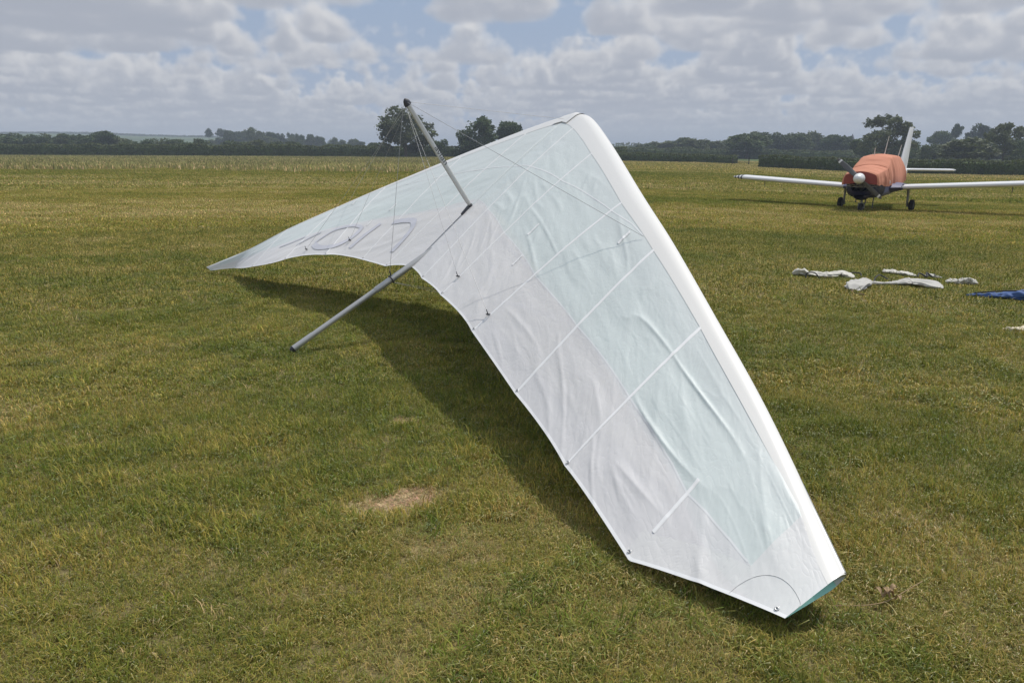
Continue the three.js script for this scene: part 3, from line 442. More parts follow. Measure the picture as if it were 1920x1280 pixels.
    // corner patches and eyelets at the trailing edge
    for (const [sc, rs, rq] of [[6.86, 0.19, 0.34]]) part('stitched_patch_edge', tube([...Array(13)].map((_, i) => { const a = Math.PI * (i / 12), ss = clamp(sc + Math.cos(a) * rs, 0, 6.999), f = w.frame(ss); return w.P(ss, clamp(0.99 - Math.sin(a) * rq, 0.1, 0.99), 0.002); }), 0.0008, 48, 5), std(0.6, 0.59, 0.58, 0.8), gl);
    for (const s of [1, 2, 3, 4, 5, 5.97, 6.93]) { const f = w.frame(s), g = new THREE.TorusGeometry(0.0065, 0.0024, 8, 18); g.applyQuaternion(new THREE.Quaternion().setFromUnitVectors(V(0, 0, 1), f.n)); const p = w.P(s, 1 - 0.022 / f.len, 0.004); g.translate(p.x, p.y, p.z); part('eyelet', g, M.steel, gl); }
    // spanwise seam and stitched joins
    part('seam', grid(120, 2, (u, v) => { const s = lerp(SEAM[0][0], 3.7, u), q = table(SEAM.map((p) => p[0]), SEAM.map((p) => p[1]), s) + (v - 0.5) * 0.0045; return w.P(s, q, 0.0015); }), M.tape, gl);
    part('seam', grid(260, 2, (u, v) => { const s = lerp(0.02, 6.62, u); return w.P(s, VB(s) + (v - 0.5) * 0.010 / w.chord(s), 0.0007); }), M.seam, gl);
    { const a = w.P(6.3, 0.02, 0.0, true), b = w.P(6.985, 0.05, -0.002, true); a.y -= 0.02; b.y -= 0.012; part('spar_end', rod(a, b, 0.016, 0.016, 14), M.alloy, gl); }
    // hem along the trailing edge
    part('hem', grid(320, 2, (u, v) => { const s = u * 7, f = w.frame(s); return w.P(s, 1 - v * 0.016 / f.len, 0.002); }), M.tape, gl);
  }
  // nose cover over both leading edges
  part('nose_cover', mergeGeometries([near, far].map((w) => grid(24, 30, (u, v) => { const s = (w === near ? 0.42 : 0.30) * u * (1 - 0.0 * v), x = lerp(-0.36, 0.33, v), q = Math.sign(x) * x * x; return w.P(s, q, 0.010, true); }))), M.mylar, gl);
  // lettering on the far wing, upside down from here
  const stroke = (pts, wd) => { const cv = new THREE.CatmullRomCurve3(pts.map(([s, v]) => V(s, v, 0))), N = 40; const c = []; for (let i = 0; i <= N; i++) { const p = cv.getPoint(i / N); c.push([p.x, p.y]); } const P3 = c.map(([s, v]) => far.P(s, v, 0.004)); return grid(N, 6, (u, v) => { const i = Math.round(u * N), t = P3[Math.min(N, i + 1)].clone().sub(P3[Math.max(0, i - 1)]).normalize(), f = far.frame(c[i][0]), side = f.n.clone().cross(t).normalize(); const [s, q] = c[i], e = 0.004, ps = far.P(s + e, q, 0, true).sub(far.P(s - e, q, 0, true)).divideScalar(2 * e), pv = far.P(s, q + e, 0, true).sub(far.P(s, q - e, 0, true)).divideScalar(2 * e), w = side.multiplyScalar((v - 0.5) * wd * 1.45), A = ps.dot(ps), B = ps.dot(pv), C = pv.dot(pv), D = A * C - B * B, a = w.dot(ps), b = w.dot(pv); return far.P(s + (C * a - B * b) / D, Math.min(0.98, q + (A * b - B * a) / D), 0.005); }); };
  for (const [pts, wd] of [[[[2.05, 0.70], [1.75, 0.70], [1.52, 0.715], [1.38, 0.76], [1.30, 0.83], [1.28, 0.92]], 0.05], [[[2.28, 0.70], [2.36, 0.78], [2.42, 0.86], [2.46, 0.93]], 0.045], [[[2.62, 0.71], [2.85, 0.67], [3.1, 0.66], [3.3, 0.69], [3.42, 0.76], [3.5, 0.82]], 0.03], [[[3.5, 0.84], [3.32, 0.90], [3.0, 0.905], [2.72, 0.86], [2.62, 0.79], [2.62, 0.71]], 0.05], [[[3.6, 0.66], [3.85, 0.71], [4.05, 0.77]], 0.02], [[[4.0, 0.64], [4.3, 0.66], [4.6, 0.67]], 0.02]]) part('letter', stroke(pts, wd), M.letter, gl);
  // keel, kingpost, control bar, wires
  const loc = (x, y, z) => V(x, y, z).sub(base), tail = V(-1.829, 0.035, -6.248), keelDir = V(0.90, 0.597, -0.53).normalize(), kAt = (d) => tail.clone().addScaledVector(keelDir, d).sub(base);
  part('keel', rod(kAt(0.06), kAt(3.5), 0.0235, 0.0235, 24), M.alloy, gl);
  part('keel_sleeve', rod(kAt(0.86), kAt(1.5), 0.028, 0.028, 24), M.alloy, gl);
  part('keel_sleeve', rod(kAt(0.0), kAt(0.2), 0.0262, 0.026, 24), M.alloy, gl);
  part('end_cap', rod(kAt(-0.025), kAt(0.005), 0.016, 0.029, 20), M.dark, gl);
  { const p = kAt(1.03); const g = new THREE.TorusGeometry(0.034, 0.006, 8, 24); g.applyQuaternion(new THREE.Quaternion().setFromUnitVectors(V(0, 0, 1), keelDir)); g.translate(p.x, p.y, p.z); part('wire_bracket', mergeGeometries([g.toNonIndexed(), rod(p.clone().add(V(0, 0.02, 0)), p.clone().add(V(-0.01, 0.075, 0)), 0.007, 0.005).toNonIndexed()]), M.dark, gl); }
  const kb = far.P(0, 0.665, 0.01, true), kt = KP_TOP.clone().sub(base), kd = kt.clone().sub(kb).normalize(), kl = kt.distanceTo(kb);
  { // streamlined post with a flattened section
    const chordDir = far.frame(0).c.clone().addScaledVector(kd, -far.frame(0).c.dot(kd)).normalize(), wide = kd.clone().cross(chordDir).normalize();
    const sec = (t, a) => { const r1 = 0.0235, r2 = 0.014, tp = t < 0.06 ? 0.6 + t * 6.6 : 1; return kb.clone().addScaledVector(kd, t * kl).addScaledVector(chordDir, Math.cos(a) * r1 * tp).addScaledVector(wide, Math.sin(a) * r2 * tp); };
    part('kingpost', grid(20, 28, (u, v) => sec(u, v * 2 * Math.PI)), M.alloy, gl);
    part('kingpost_cap', grid(8, 20, (u, v) => { const a = v * 2 * Math.PI, k = Math.sqrt(Math.max(0, 1 - (u * 0.98) ** 2)); return kb.clone().addScaledVector(kd, kl - 0.045 + u * 0.06).addScaledVector(chordDir, Math.cos(a) * 0.035 * k).addScaledVector(wide, Math.sin(a) * 0.023 * k); }), M.dark, gl);
    // printed word, running down the post on the side that faces the camera
    const mid = kb.clone().addScaledVector(kd, kl * 0.50), toCam = V(0, 1.65, 0).sub(base).sub(mid); toCam.addScaledVector(kd, -toCam.dot(kd)).normalize();
    const { FontLoader } = await import('three/addons/loaders/FontLoader.js'), { TextGeometry } = await import('three/addons/geometries/TextGeometry.js');
    const font = await new FontLoader().loadAsync('fonts/droid/droid_sans_regular.typeface.json');
    const tg = new TextGeometry('avian', { font, size: 0.052, depth: 0.0008, curveSegments: 4, bevelEnabled: false }); tg.computeBoundingBox(); tg.translate(-tg.boundingBox.max.x / 2, -0.0145, 0); tg.scale(1.15, 0.85, 1);
    const X = kd.clone().multiplyScalar(-1), wsgn = Math.sign(wide.dot(toCam)), face = wide.clone().multiplyScalar(wsgn), Y = face.clone().cross(X);
    tg.applyMatrix4(new THREE.Matrix4().makeBasis(X, Y, face)); const tp = mid.clone().addScaledVector(face, 0.0142); tg.translate(tp.x, tp.y, tp.z);
    part('printed_word', tg, M.dark, gl);
    part('kingpost_foot', mergeGeometries([rod(kb.clone().addScaledVector(kd, -0.05), kb.clone().addScaledVector(kd, 0.012), 0.03, 0.022, 16), rod(far.P(0, 0.675, 0.012, true), far.P(0, 0.715, 0.008, true), 0.018, 0.012, 12)]), M.dark, gl);
  }
  part('keel_zip', grid(30, 2, (u, v) => { const q = lerp(0.71, 0.93, u); const p = far.P(0, q, 0.006, true), f = far.frame(0); return p.addScaledVector(f.n.clone().cross(f.c), (v - 0.5) * 0.013 * (1 - 0.5 * u)); }), std(0.17, 0.17, 0.19, 0.7), gl);
  part('keel_pocket', grid(60, 12, (u, v) => { const q = lerp(0.14, 0.70, u), a = v * Math.PI, f = far.frame(0), env = Math.sin(Math.PI * u) ** 0.5; return far.P(0, q, 0.003 + 0.012 * Math.sin(a) * env, true).addScaledVector(f.n.clone().cross(f.c), Math.cos(a) * 0.022); }), M.mint, gl);
  const wire = (a, b, r = 0.0017) => part('wire', rod(a, b, r, r, 6), M.wire, gl);
  const top = kt.clone().addScaledVector(kd, -0.012), low = kt.clone().addScaledVector(kd, -0.075).add(V(-0.03, 0, 0.0));
  wire(top, near.P(0.12, 0.10, 0.03, true)); wire(top, near.P(3.75, 0.12, 0.012)); wire(top, far.P(3.75, 0.12, 0.012));
  wire(top.clone().add(V(-0.03, -0.06, 0)), kAt(1.03).add(V(-0.01, 0.07, 0)));
  wire(top.clone().add(V(-0.03, -0.06, 0)), low, 0.004);
  for (const [w, s, q] of [[near, 2, 0.90], [near, 3, 0.90], [far, 2.6, 0.86], [far, 3.55, 0.92]]) { const e = w.P(s, q, 0.012); wire(low, e, 0.0013); part('line_hook', mergeGeometries([new THREE.TorusGeometry(0.012, 0.004, 6, 12).rotateX(1.2).translate(e.x, e.y, e.z).toNonIndexed(), rod(e, e.clone().add(V(-0.012, 0.035, 0.005)), 0.004, 0.003, 6).toNonIndexed()]), M.dark, gl); }
  // control frame under the wing
  const apex = kAt(2.02), down = kd.clone().multiplyScalar(-1), spanDir = V(0.557, 0, 0.83), barMid = apex.clone().addScaledVector(down, 1.42); barMid.y = Math.max(barMid.y, 0.03);
  const c1 = barMid.clone().addScaledVector(spanDir, 0.78), c2 = barMid.clone().addScaledVector(spanDir, -0.78);
  for (const c of [c1, c2]) part('upright', rod(c, apex, 0.018, 0.018, 14), M.alloy, gl);
  part('base_bar', rod(c1, c2, 0.015, 0.015, 14), M.dark, gl);
  for (const [c, w] of [[c1, near], [c2, far]]) { wire(c, w.P(3.75, 0.1, -0.15, true)); wire(c, kAt(1.0)); }
}

// ---------------------------------------------------------------- the light aircraft
{
  const gy = -0.419, ac = thing('light_aircraft', 'white low-wing light aircraft parked on the grass with a salmon orange cabin cover', 'aircraft', [12.727, gy, -27.446], -0.645);
  const white = std(0.80, 0.80, 0.80, 0.38, { clearcoat: 0.3 }), navy = std(0.022, 0.024, 0.055, 0.4), lav = std(0.085, 0.09, 0.18, 0.6), rubber = std(0.018, 0.018, 0.018, 0.85), grey = std(0.10, 0.10, 0.105, 0.5), strut = std(0.26, 0.26, 0.24, 0.5), red = std(0.30, 0.06, 0.05, 0.6);
  // fuselage: sections [z, half width, top, bottom]
  const sect = [[2.34, 0.30, 1.14, 0.74], [2.26, 0.44, 1.28, 0.62], [2.0, 0.52, 1.36, 0.53], [1.5, 0.58, 1.40, 0.50], [0.8, 0.60, 1.42, 0.50], [0, 0.60, 1.42, 0.52], [-1.0, 0.56, 1.42, 0.58], [-2.0, 0.44, 1.40, 0.70], [-3.2, 0.26, 1.38, 0.90], [-4.4, 0.10, 1.36, 1.12], [-4.9, 0.03, 1.34, 1.2]];
  const loft = (S, nu, nv, a0, a1, p = 0.62) => grid(nu, nv, (u, v) => { const z = lerp(S[0][0], S[S.length - 1][0], u), zs = S.map((s) => -s[0]), w = table(zs, S.map((s) => s[1]), -z), t = table(zs, S.map((s) => s[2]), -z), b = table(zs, S.map((s) => s[3]), -z), a = lerp(a0, a1, v), c = Math.cos(a), s = Math.sin(a); return V(Math.sign(c) * Math.pow(Math.abs(c), p) * w, (t + b) / 2 + Math.sign(s) * Math.pow(Math.abs(s), p) * (t - b) / 2, z); });
  part('fuselage', loft(sect.slice(5), 60, 40, 0, 2 * Math.PI), white, ac); part('fuselage_side', loft(sect.slice(3, 6), 24, 40, 0, 2 * Math.PI), std(0.20, 0.21, 0.35, 0.5), ac);
  part('cowling', loft(sect.slice(0, 4), 40, 40, 0, 2 * Math.PI), navy, ac).userData.label = 'dark navy engine cowling under the cover';
  part('chin', grid(14, 16, (u, v) => { const a = Math.PI * (1 + v), k = Math.sin(Math.PI * clamp(u * 0.8 + 0.2)); return V(Math.cos(a) * 0.26 * k, 0.62 + Math.sin(a) * 0.17 * k, 2.42 - u * 0.9); }), navy, ac);
  for (const y of [0.93, 0.985]) { const pts = []; for (let i = 0; i <= 16; i++) { const a = -1 + i / 8; pts.push([a * 0.50, y - 0.045 * Math.cos(a * 1.5), 2.30 + 0.08 * (1 - a * a) - 0.35 * Math.max(0, Math.abs(a) - 0.8)]); } part('stripe', tube(pts, 0.007, 30, 6), std(0.6, 0.55, 0.5, 0.5), ac); }
  // wings: constant chord with a rounded section
  const foil = (c, th, n = 22) => { const o = []; for (let i = 0; i <= n; i++) { const a = i / n * 2 * Math.PI, x = (1 + Math.cos(a)) / 2, y = th * (1.48 * Math.sqrt(1 - x > 0 ? 1 - x : 0) * (0.35 + 0.65 * x) * 0.9) * Math.sin(a) ** 1 * (Math.sin(a) > 0 ? 0.62 : 0.42) * (0.55 + 0.9 * (1 - Math.abs(x - 0.35)) ) * 0.62; o.push([x * c, y * c]); } return o; };
  const foilT = (c, th) => { const o = [], n = 24; for (let i = 0; i <= n; i++) { const t = i / n, up = t < 0.5, x = up ? 1 - t * 2 : (t - 0.5) * 2, xx = x * x * 0.45 + x * 0.55, y = 5 * th * (0.2969 * Math.sqrt(xx) - 0.126 * xx - 0.3516 * xx * xx + 0.2843 * xx ** 3 - 0.1015 * xx ** 4); o.push([xx * c, (up ? y * 1.1 : -y * 0.8) * c]); } return o; };   // x from leading edge back
  const wing = (sg) => { const prof = foilT(1.24, 0.15); return grid(24, 24, (u, v) => { const r = u, tip = u > 0.9 ? Math.sqrt(1 - ((u - 0.9) / 0.1) ** 2 * 0.85) : 1, p = prof[Math.round(v * 24)], span = lerp(0.5, 4.96, r); return V(sg * span, 0.80 + (span - 0.5) * 0.058 + p[1] * tip, 0.66 - (p[0] - 0.35) * (u > 0.9 ? lerp(1, 0.86, (u - 0.9) * 10) : 1) - 0.35); }); };
  const capEnd = (sg) => { const prof = foilT(1.24, 0.15); return grid(24, 1, (u, v) => { const p = prof[Math.round(u * 24)], k = Math.sqrt(0.15); return V(sg * (4.96 + (v ? 0.015 : 0)), 0.80 + 4.46 * 0.058 + p[1] * k * (v ? 0 : 1), 0.66 - (p[0] - 0.35) * 0.86 - 0.35); }); };
  for (const sg of [-1, 1]) {
    part('wing', mergeGeometries([wing(sg), capEnd(sg)]), white, ac);
    const prof = foilT(1.24, 0.15);
    for (const s of [4.62, 4.74, 4.86]) part('tip_band', grid(24, 1, (u, v) => { const p = prof[Math.round(u * 24)], sp = s + v * 0.055, uu = (sp - 0.5) / 4.46, tip = uu > 0.9 ? Math.sqrt(1 - ((uu - 0.9) / 0.1) ** 2 * 0.85) : 1; return V(sg * sp, 0.80 + (sp - 0.5) * 0.058 + p[1] * tip * 1.05, 0.66 - (p[0] - 0.35) * 1.004 * (uu > 0.9 ? lerp(1, 0.86, (uu - 0.9) * 10) : 1) - 0.345); }), s > 4.8 ? grey : navy, ac);
    part('wing_root_fairing', grid(12, 16, (u, v) => { const a = v * 2 * Math.PI; return V(sg * lerp(0.46, 0.92, u), 0.82 + 0.02 * u + Math.sin(a) * lerp(0.20, 0.095, u), 0.15 + Math.cos(a) * lerp(0.95, 0.66, u)); }), lav, ac);
    part('tie_strap', grid(8, 1, (u, v) => V(sg * (0.90 + 0.05 * v), 0.84 + 0.11 * Math.sin(Math.PI * (u - 0.25) * 1.3), 0.72 - 0.35 * u)), navy, ac);
    // main gear
    const x = sg * 1.162;
    part('gear_leg', mergeGeometries([rod([sg * 1.02, 0.78, 0.06], [sg * 1.03, 0.33, 0.06], 0.042, 0.036), rod([sg * 1.03, 0.36, 0.10], [sg * 1.03, 0.19, -0.02], 0.038, 0.034), rod([sg * 1.0, 0.19, -0.02], [sg * 1.17, 0.19, 0], 0.025)]), strut, ac);
    wheel(x, 0.205, 0, 0.205, 0.15, ac);
    part('tie_down_ring', rod([sg * 4.0, 0.98, -0.15], [sg * 4.0, 0.72, -0.15], 0.016, 0.012, 8), grey, ac);
    // tailplane
    const tp = foilT(0.78, 0.13); part('tailplane', mergeGeometries([grid(10, 24, (u, v) => { const p = tp[Math.round(v * 24)], sp = lerp(0.02, 1.68, u), k = u > 0.9 ? 0.8 : 1; return V(sg * sp, 1.30 + p[1] * k, -4.25 - p[0]); }), grid(24, 1, (u, v) => { const p = tp[Math.round(u * 24)]; return V(sg * (1.68 + 0.01 * v), 1.30 + p[1] * 0.8 * (1 - v), -4.25 - p[0]); })]), white, ac);
  }
  function wheel(x, y, z, r, w, par) {
    const pts = [[r * 0.55, -w * 0.36], [r * 0.72, -w * 0.5], [r * 0.93, -w * 0.42], [r, -w * 0.2], [r, w * 0.2], [r * 0.93, w * 0.42], [r * 0.72, w * 0.5], [r * 0.55, w * 0.36]].map((p) => new THREE.Vector2(...p));
    const g = new THREE.LatheGeometry(pts, 28); g.rotateZ(Math.PI / 2); g.translate(x, y, z); const t = part('wheel', g, rubber, par);
    part('wheel_hub', new THREE.CylinderGeometry(r * 0.56, r * 0.56, w * 0.66, 18).rotateZ(Math.PI / 2).translate(x, y, z), grey, t);
  }
  // nose gear
  part('nose_leg', mergeGeometries([rod([0, 0.62, 1.93], [0, 0.30, 1.97], 0.045, 0.03), rod([0.09, 0.34, 1.97], [0.09, 0.18, 1.97], 0.016), rod([-0.09, 0.34, 1.97], [-0.09, 0.18, 1.97], 0.016), rod([-0.1, 0.335, 1.97], [0.1, 0.335, 1.97], 0.02)]), strut, ac);
  wheel(0, 0.175, 1.97, 0.175, 0.13, ac);
  for (const [x, z, l] of [[0.13, 2.0, 0.2], [0.32, 1.8, 0.34], [-0.4, 1.0, 0.22]]) part('drain_pipe', rod([x, 0.56, z], [x - 0.02, 0.52 - l, z - 0.03], 0.022, 0.018, 8), grey, ac);
  // fin and rudder, swept back
  { const f = foilT(1, 0.10), tipF = (u) => [lerp(-3.15, -4.42, u), lerp(1.55, 0.78, u), lerp(1.30, 2.90, u)];
    part('tail_fin', mergeGeometries([grid(14, 24, (u, v) => { const [z, c, y] = tipF(u), p = f[Math.round(v * 24)]; return V(p[1] * c * (u > 0.93 ? 0.8 : 1), y, z - p[0] * c); }), grid(24, 1, (u, v) => { const [z, c, y] = tipF(1), p = f[Math.round(u * 24)]; return V(p[1] * c * 0.8 * (1 - v), y + 0.01 * v, z - p[0] * c); })]), white, ac); }
  // spinner and propeller
  { const pts = [...Array(13)].map((_, i) => { const t = i / 12; return new THREE.Vector2(0.175 * Math.sqrt(1 - Math.pow(t, 1.9)), t * 0.34); }); pts[12].x = 0.001; const g = new THREE.LatheGeometry(pts, 32); g.rotateX(Math.PI / 2); g.translate(0, 1.16, 2.58); part('spinner', g, white, ac);
    const pr = part('propeller', rod([0, 1.16, 2.53], [0, 1.16, 2.60], 0.17, 0.17, 28), grey, ac), bladeM = std(0.11, 0.11, 0.115, 0.45), ang = -0.70;
    for (const k of [0, Math.PI]) {
      const ca = Math.cos(ang + k), sa = Math.sin(ang + k), bl = (r0, r1, lift) => grid(20, 14, (u, v) => { const r = lerp(r0, r1, u), rr = r / 0.95, ch = (0.085 + 0.09 * Math.sin(Math.PI * Math.min(1, rr * 0.9 + 0.08))) * (rr > 0.93 ? Math.sqrt(Math.max(0.02, 1 - ((rr - 0.93) / 0.075) ** 2)) : 1), tw = lerp(0.75, 0.28, rr), a = v * 2 * Math.PI, cx = Math.cos(a) * ch / 2 * lift, th = Math.sin(a) * 0.017 * (1.3 - rr * 0.7) * lift, x = cx * Math.cos(tw) - th * Math.sin(tw), z = cx * Math.sin(tw) + th * Math.cos(tw); return V(ca * r - sa * x, 1.16 + sa * r + ca * x, 2.585 + z); });
      part('blade', bl(0.1, 0.95, 1), bladeM, pr); part('blade_tip_band', bl(0.80, 0.86, 1.06), white, pr);
    } }
  // fabric cover
  { const S = [[2.42, 0.53, 1.37, 0.97], [2.36, 0.565, 1.40, 0.94], [1.9, 0.59, 1.47, 0.93], [1.45, 0.62, 1.53, 0.90], [1.22, 0.635, 1.58, 0.88], [0.62, 0.645, 1.84, 0.88], [0.2, 0.65, 1.90, 0.88], [-0.4, 0.645, 1.90, 0.88], [-1.0, 0.62, 1.86, 0.92], [-1.6, 0.57, 1.72, 1.0], [-1.95, 0.50, 1.56, 1.06]], zs = S.map((s) => -s[0]);
    const at = (z, a) => { const w = table(zs, S.map((s) => s[1]), -z), t = table(zs, S.map((s) => s[2]), -z), b0 = table(zs, S.map((s) => s[3]), -z), cab = smooth(1.25, 0.5, z) * smooth(-2, -1.5, z); // a: -1 bottom left, 0 top, 1 bottom right
      const k = Math.abs(a), sgn = Math.sign(a), hem = 0.03 * n2(z * 3, sgn * 9), corner = 0.44; let x, y; const topW = lerp(0.86, 0.74, cab);
      if (k < corner) { const q = k / corner; x = w * topW * q; y = t - 0.10 * q * q * (1 - 0.4 * cab); } else { const q = (k - corner) / (1 - corner), e = 1 - Math.pow(1 - q, 2.2); x = w * lerp(topW, 1.0, Math.min(1, e * 1.05)); y = lerp(t - 0.10 * (1 - 0.4 * cab), b0 + hem, q); }
      const fold = smooth(0.3, 0.7, k), fo = 0.03 * fold * n2(z / 0.15 + 0.6 * k, 3 + sgn) + 0.018 * (1 - fold) * n2(x / 0.5, z / 0.12 + x) + 0.006 * f2(z / 0.3, a * 4, 2); return V(sgn * (x + fo * fold), y + fo * (1 - fold), z + 0.008 * fold * n2(z / 0.1, k * 2)); };
    const orange = std(0.58, 0.24, 0.15, 0.92), cov = part('cabin_cover', grid(110, 60, (u, v) => at(lerp(2.42, -1.95, u), v * 2 - 1), (u, v) => [u * 4, v * 3]), orange, ac); cov.userData.label = 'salmon orange fabric cover over cabin and engine';
    part('cover_front_painted_shade', grid(14, 40, (u, v) => { const p = at(2.42, v * 2 - 1), k = 1 - u; const yy = lerp(1.12, p.y, k); return V(p.x * (0.3 + 0.7 * k), lerp(p.y, 1.0 + 0.1 * (1 - Math.abs(v * 2 - 1)), u), 2.42 + 0.05 * Math.sin(Math.PI * 0.5 * u)); }), std(0.30, 0.07, 0.055, 0.9), cov);  // front of the same orange cloth, its shade painted in as dark red
    part('cover_seam', tube([...Array(25)].map((_, i) => { const a = -0.8 + 1.6 * i / 24, p = at(1.24, a); return [p.x * 1.003, p.y + 0.006, p.z]; }), 0.008, 50, 5), orange, cov); }
  // aerials
  for (const [x, y, z, dx, h, dz] of [[-0.12, 1.90, 0.35, 0, 0.22, -0.02], [0.06, 1.90, -0.3, 0.04, 0.62, -0.22], [0.36, 1.80, -1.0, 0.04, 0.42, -0.2]]) part('aerial', rod([x, y - 0.02, z], [x + dx, y + h, z + dz], 0.015, 0.009, 8), std(0.75, 0.7, 0.62, 0.5), ac);
  { const p = part('cover_buckle', new THREE.BoxGeometry(0.03, 0.09, 0.05).translate(0.635, 1.02, 1.2), white, ac); }
}

// ---------------------------------------------------------------- bags and covers lying on the grass
function bag(name, label, cat, path, prof, m, seed, group) {    // path [x, z] points, prof [t, half width, height]
  const r0 = path[0], b = [r0[0], G(r0[0], r0[1]), r0[1]], t = thing(name, label, cat, b, 0, group), cv = new THREE.CatmullRomCurve3(path.map(([x, z]) => V(x - b[0], G(x, z) - b[1], z - b[2])));
  const ts = prof.map((p) => p[0]);
  part('fabric', grid(90, 32, (u, v) => { const p = cv.getPoint(u), tn = cv.getTangent(u), side = V(-tn.z, 0, tn.x).normalize(), w = table(ts, prof.map((q) => q[1]), u), h = table(ts, prof.map((q) => q[2]), u), a = v * 2 * Math.PI, c = Math.cos(a), s = Math.sin(a);
    const cr = 1 + 0.42 * f3(c * 1.6 + seed, s * 1.6, u * 9, 2) + 0.24 * n3(c * 3, s * 3 + seed, u * 22); const yy = Math.max(0, 0.5 + 0.5 * Math.sign(s) * Math.pow(Math.abs(s), 0.8)) * h * 0.45 * cr * (1.1 - 0.4 * Math.abs(n2(u * 7 + seed, v * 4))); return p.addScaledVector(side, Math.sign(c) * Math.pow(Math.abs(c), 0.8) * w * cr).add(V(0, yy + 0.012, 0)); }, (u, v) => [u * 2, v]), m, t);
  return { t, b };
}
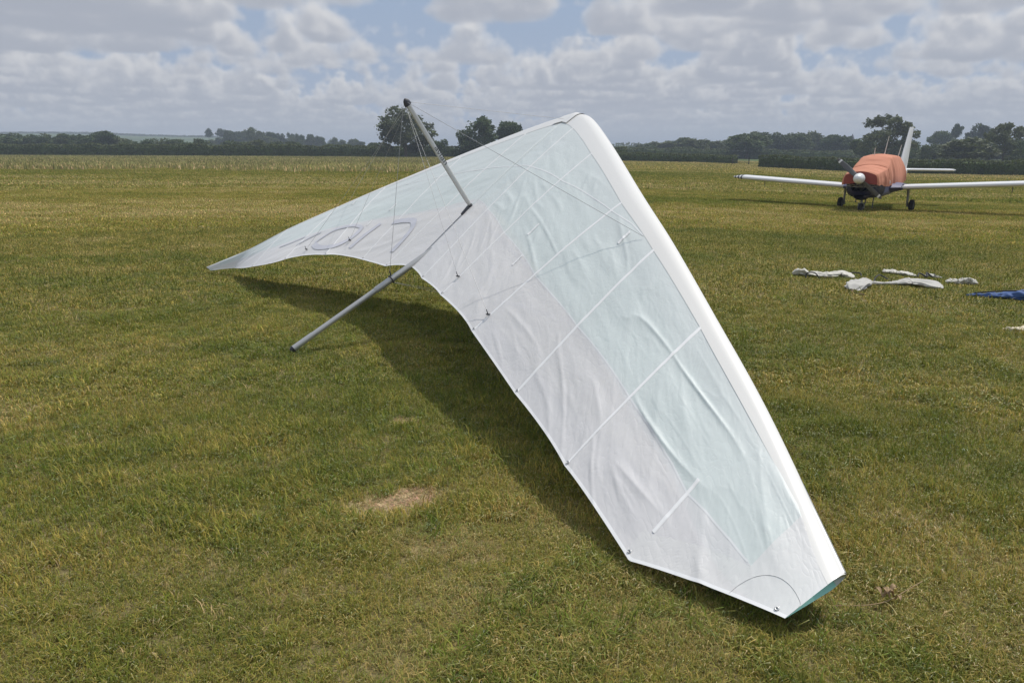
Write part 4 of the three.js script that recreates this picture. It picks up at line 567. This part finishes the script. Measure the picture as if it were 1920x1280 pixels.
{
  const cream = std(0.54, 0.52, 0.46, 0.8), greyC = std(0.47, 0.455, 0.42, 0.8), black = std(0.02, 0.02, 0.022, 0.7), blue = std(0.045, 0.10, 0.27, 0.75);
  const strap = (host, pts, r = 0.009, m = black) => part('strap', tube(pts.map(([x, y, z]) => [x - host.b[0], G(x, z) + y - host.b[1], z - host.b[2]]), r, 30, 6), m, host.t);
  const a = bag('glider_bag', 'long white fabric sleeve, farthest left of the covers lying on the grass', 'bag', [[3.92, -10.72], [4.12, -10.66], [4.34, -10.52], [4.52, -10.62], [4.72, -10.52]], [[0, 0.02, 0.05], [0.05, 0.10, 0.16], [0.3, 0.11, 0.12], [0.5, 0.075, 0.11], [0.58, 0.09, 0.13], [0.85, 0.14, 0.14], [0.97, 0.10, 0.05], [1, 0.01, 0.02]], cream, 1);
  strap(a, [[4.0, 0.01, -10.42], [4.02, 0.07, -10.45], [4.12, 0.08, -10.44], [4.18, 0.01, -10.38]]); strap(a, [[4.68, 0.02, -10.62], [4.75, 0.05, -10.72], [4.86, 0.05, -10.7], [4.84, 0.01, -10.6]]);
  const b = bag('glider_bag', 'crumpled white fabric bag pinched in the middle, nearest of the light covers', 'bag', [[4.20, -9.38], [4.42, -9.72], [4.62, -9.95], [4.95, -9.95], [5.22, -9.98], [5.44, -9.62]], [[0, 0.05, 0.05], [0.06, 0.11, 0.16], [0.3, 0.13, 0.19], [0.42, 0.05, 0.08], [0.55, 0.045, 0.06], [0.72, 0.11, 0.13], [0.9, 0.13, 0.15], [0.97, 0.09, 0.06], [1, 0.01, 0.02]], greyC, 5);
  strap(b, [[4.78, 0.02, -10.1], [4.9, 0.06, -10.3], [5.0, 0.07, -10.4], [5.06, 0.02, -10.25], [5.0, 0.01, -10.1]]); strap(b, [[4.2, 0.02, -9.4], [4.12, 0.02, -9.2], [4.2, 0.02, -9.05]], 0.014, std(0.12, 0.08, 0.05, 0.9));
  bag('fabric_cover', 'small flat white cover with a square end, behind the pinched bag', 'cover', [[5.34, -11.05], [5.52, -10.96], [5.66, -10.72]], [[0, 0.07, 0.10], [0.1, 0.09, 0.11], [0.85, 0.07, 0.06], [1, 0.02, 0.02]], cream, 8);
  const d = bag('fabric_cover', 'tiny curled white cover beside the black straps', 'cover', [[5.78, -10.74], [5.86, -10.62], [5.96, -10.60]], [[0, 0.02, 0.03], [0.3, 0.05, 0.09], [1, 0.01, 0.02]], cream, 11);
  { const s = thing('strap', 'black tangled strap lying between the two small white covers', 'strap', [5.62, G(5.62, -10.6), -10.6]); part('webbing', tube([[0, 0.02, 0], [0.06, 0.06, -0.08], [0.1, 0.03, 0.05], [0.15, 0.07, -0.06], [0.2, 0.02, 0.02], [0.26, 0.05, -0.07]], 0.011, 40, 6), black, s); }
  bag('fabric_cover', 'slim smooth white pouch, farthest right of the light covers', 'pouch', [[5.72, -10.12], [5.92, -10.06], [6.12, -10.02]], [[0, 0.01, 0.02], [0.12, 0.06, 0.10], [0.6, 0.085, 0.17], [0.9, 0.06, 0.12], [1, 0.01, 0.02]], cream, 14);
  const e = bag('blue_bag', 'long blue nylon bag tapering to a dark point at the right edge', 'bag', [[5.44, -9.12], [5.7, -8.96], [6.0, -8.86], [6.4, -8.8], [6.9, -8.8]], [[0, 0.012, 0.06], [0.15, 0.06, 0.11], [0.4, 0.13, 0.20], [0.7, 0.20, 0.28], [0.95, 0.18, 0.24], [1, 0.02, 0.02]], blue, 17);
  strap(e, [[5.5, 0.06, -9.06], [5.8, 0.12, -8.86], [6.2, 0.13, -8.72], [6.7, 0.13, -8.68]], 0.008);
  bag('cream_pouch', 'cream coloured cloth pouch cut by the right edge of the picture', 'pouch', [[4.66, -7.16], [4.82, -7.10], [5.0, -7.05], [5.2, -7.06]], [[0, 0.012, 0.05], [0.25, 0.04, 0.10], [0.5, 0.08, 0.15], [0.9, 0.08, 0.14], [1, 0.01, 0.02]], std(0.66, 0.58, 0.44, 0.85), 21);
}
// dead weed by the near wingtip
{
  const t = thing('dry_weed', 'dry brown weed with curled leaves beside the near wingtip', 'plant', [1.40, 0, -2.57]), m = std(0.36, 0.25, 0.14, 0.9), r = rng(12);
  part('stem', tube([[-0.22, 0.02, 0.04], [-0.1, 0.035, 0.06], [0.0, 0.03, 0.02], [0.08, 0.045, -0.02], [0.16, 0.06, -0.06]], 0.0017, 30, 6), m, t);
  for (let i = 0; i < 7; i++) { const x = (r() < 0.6 ? 0 : 0.15) + (r() - 0.5) * 0.05, z = (x > 0.1 ? -0.05 : 0.01) + (r() - 0.5) * 0.04, a = r() * 6.28; part('leaf', grid(6, 4, (u, v) => V(x + Math.cos(a) * u * 0.035 - Math.sin(a) * (v - 0.5) * 0.02 * Math.sin(Math.PI * (0.1 + 0.8 * u)), 0.035 + 0.03 * Math.sin(2.4 * u) + 0.012 * Math.abs(v - 0.5), z + Math.sin(a) * u * 0.035 + Math.cos(a) * (v - 0.5) * 0.02 * Math.sin(Math.PI * (0.1 + 0.8 * u)))), m, t); }
}
renderer.render(scene, camera);
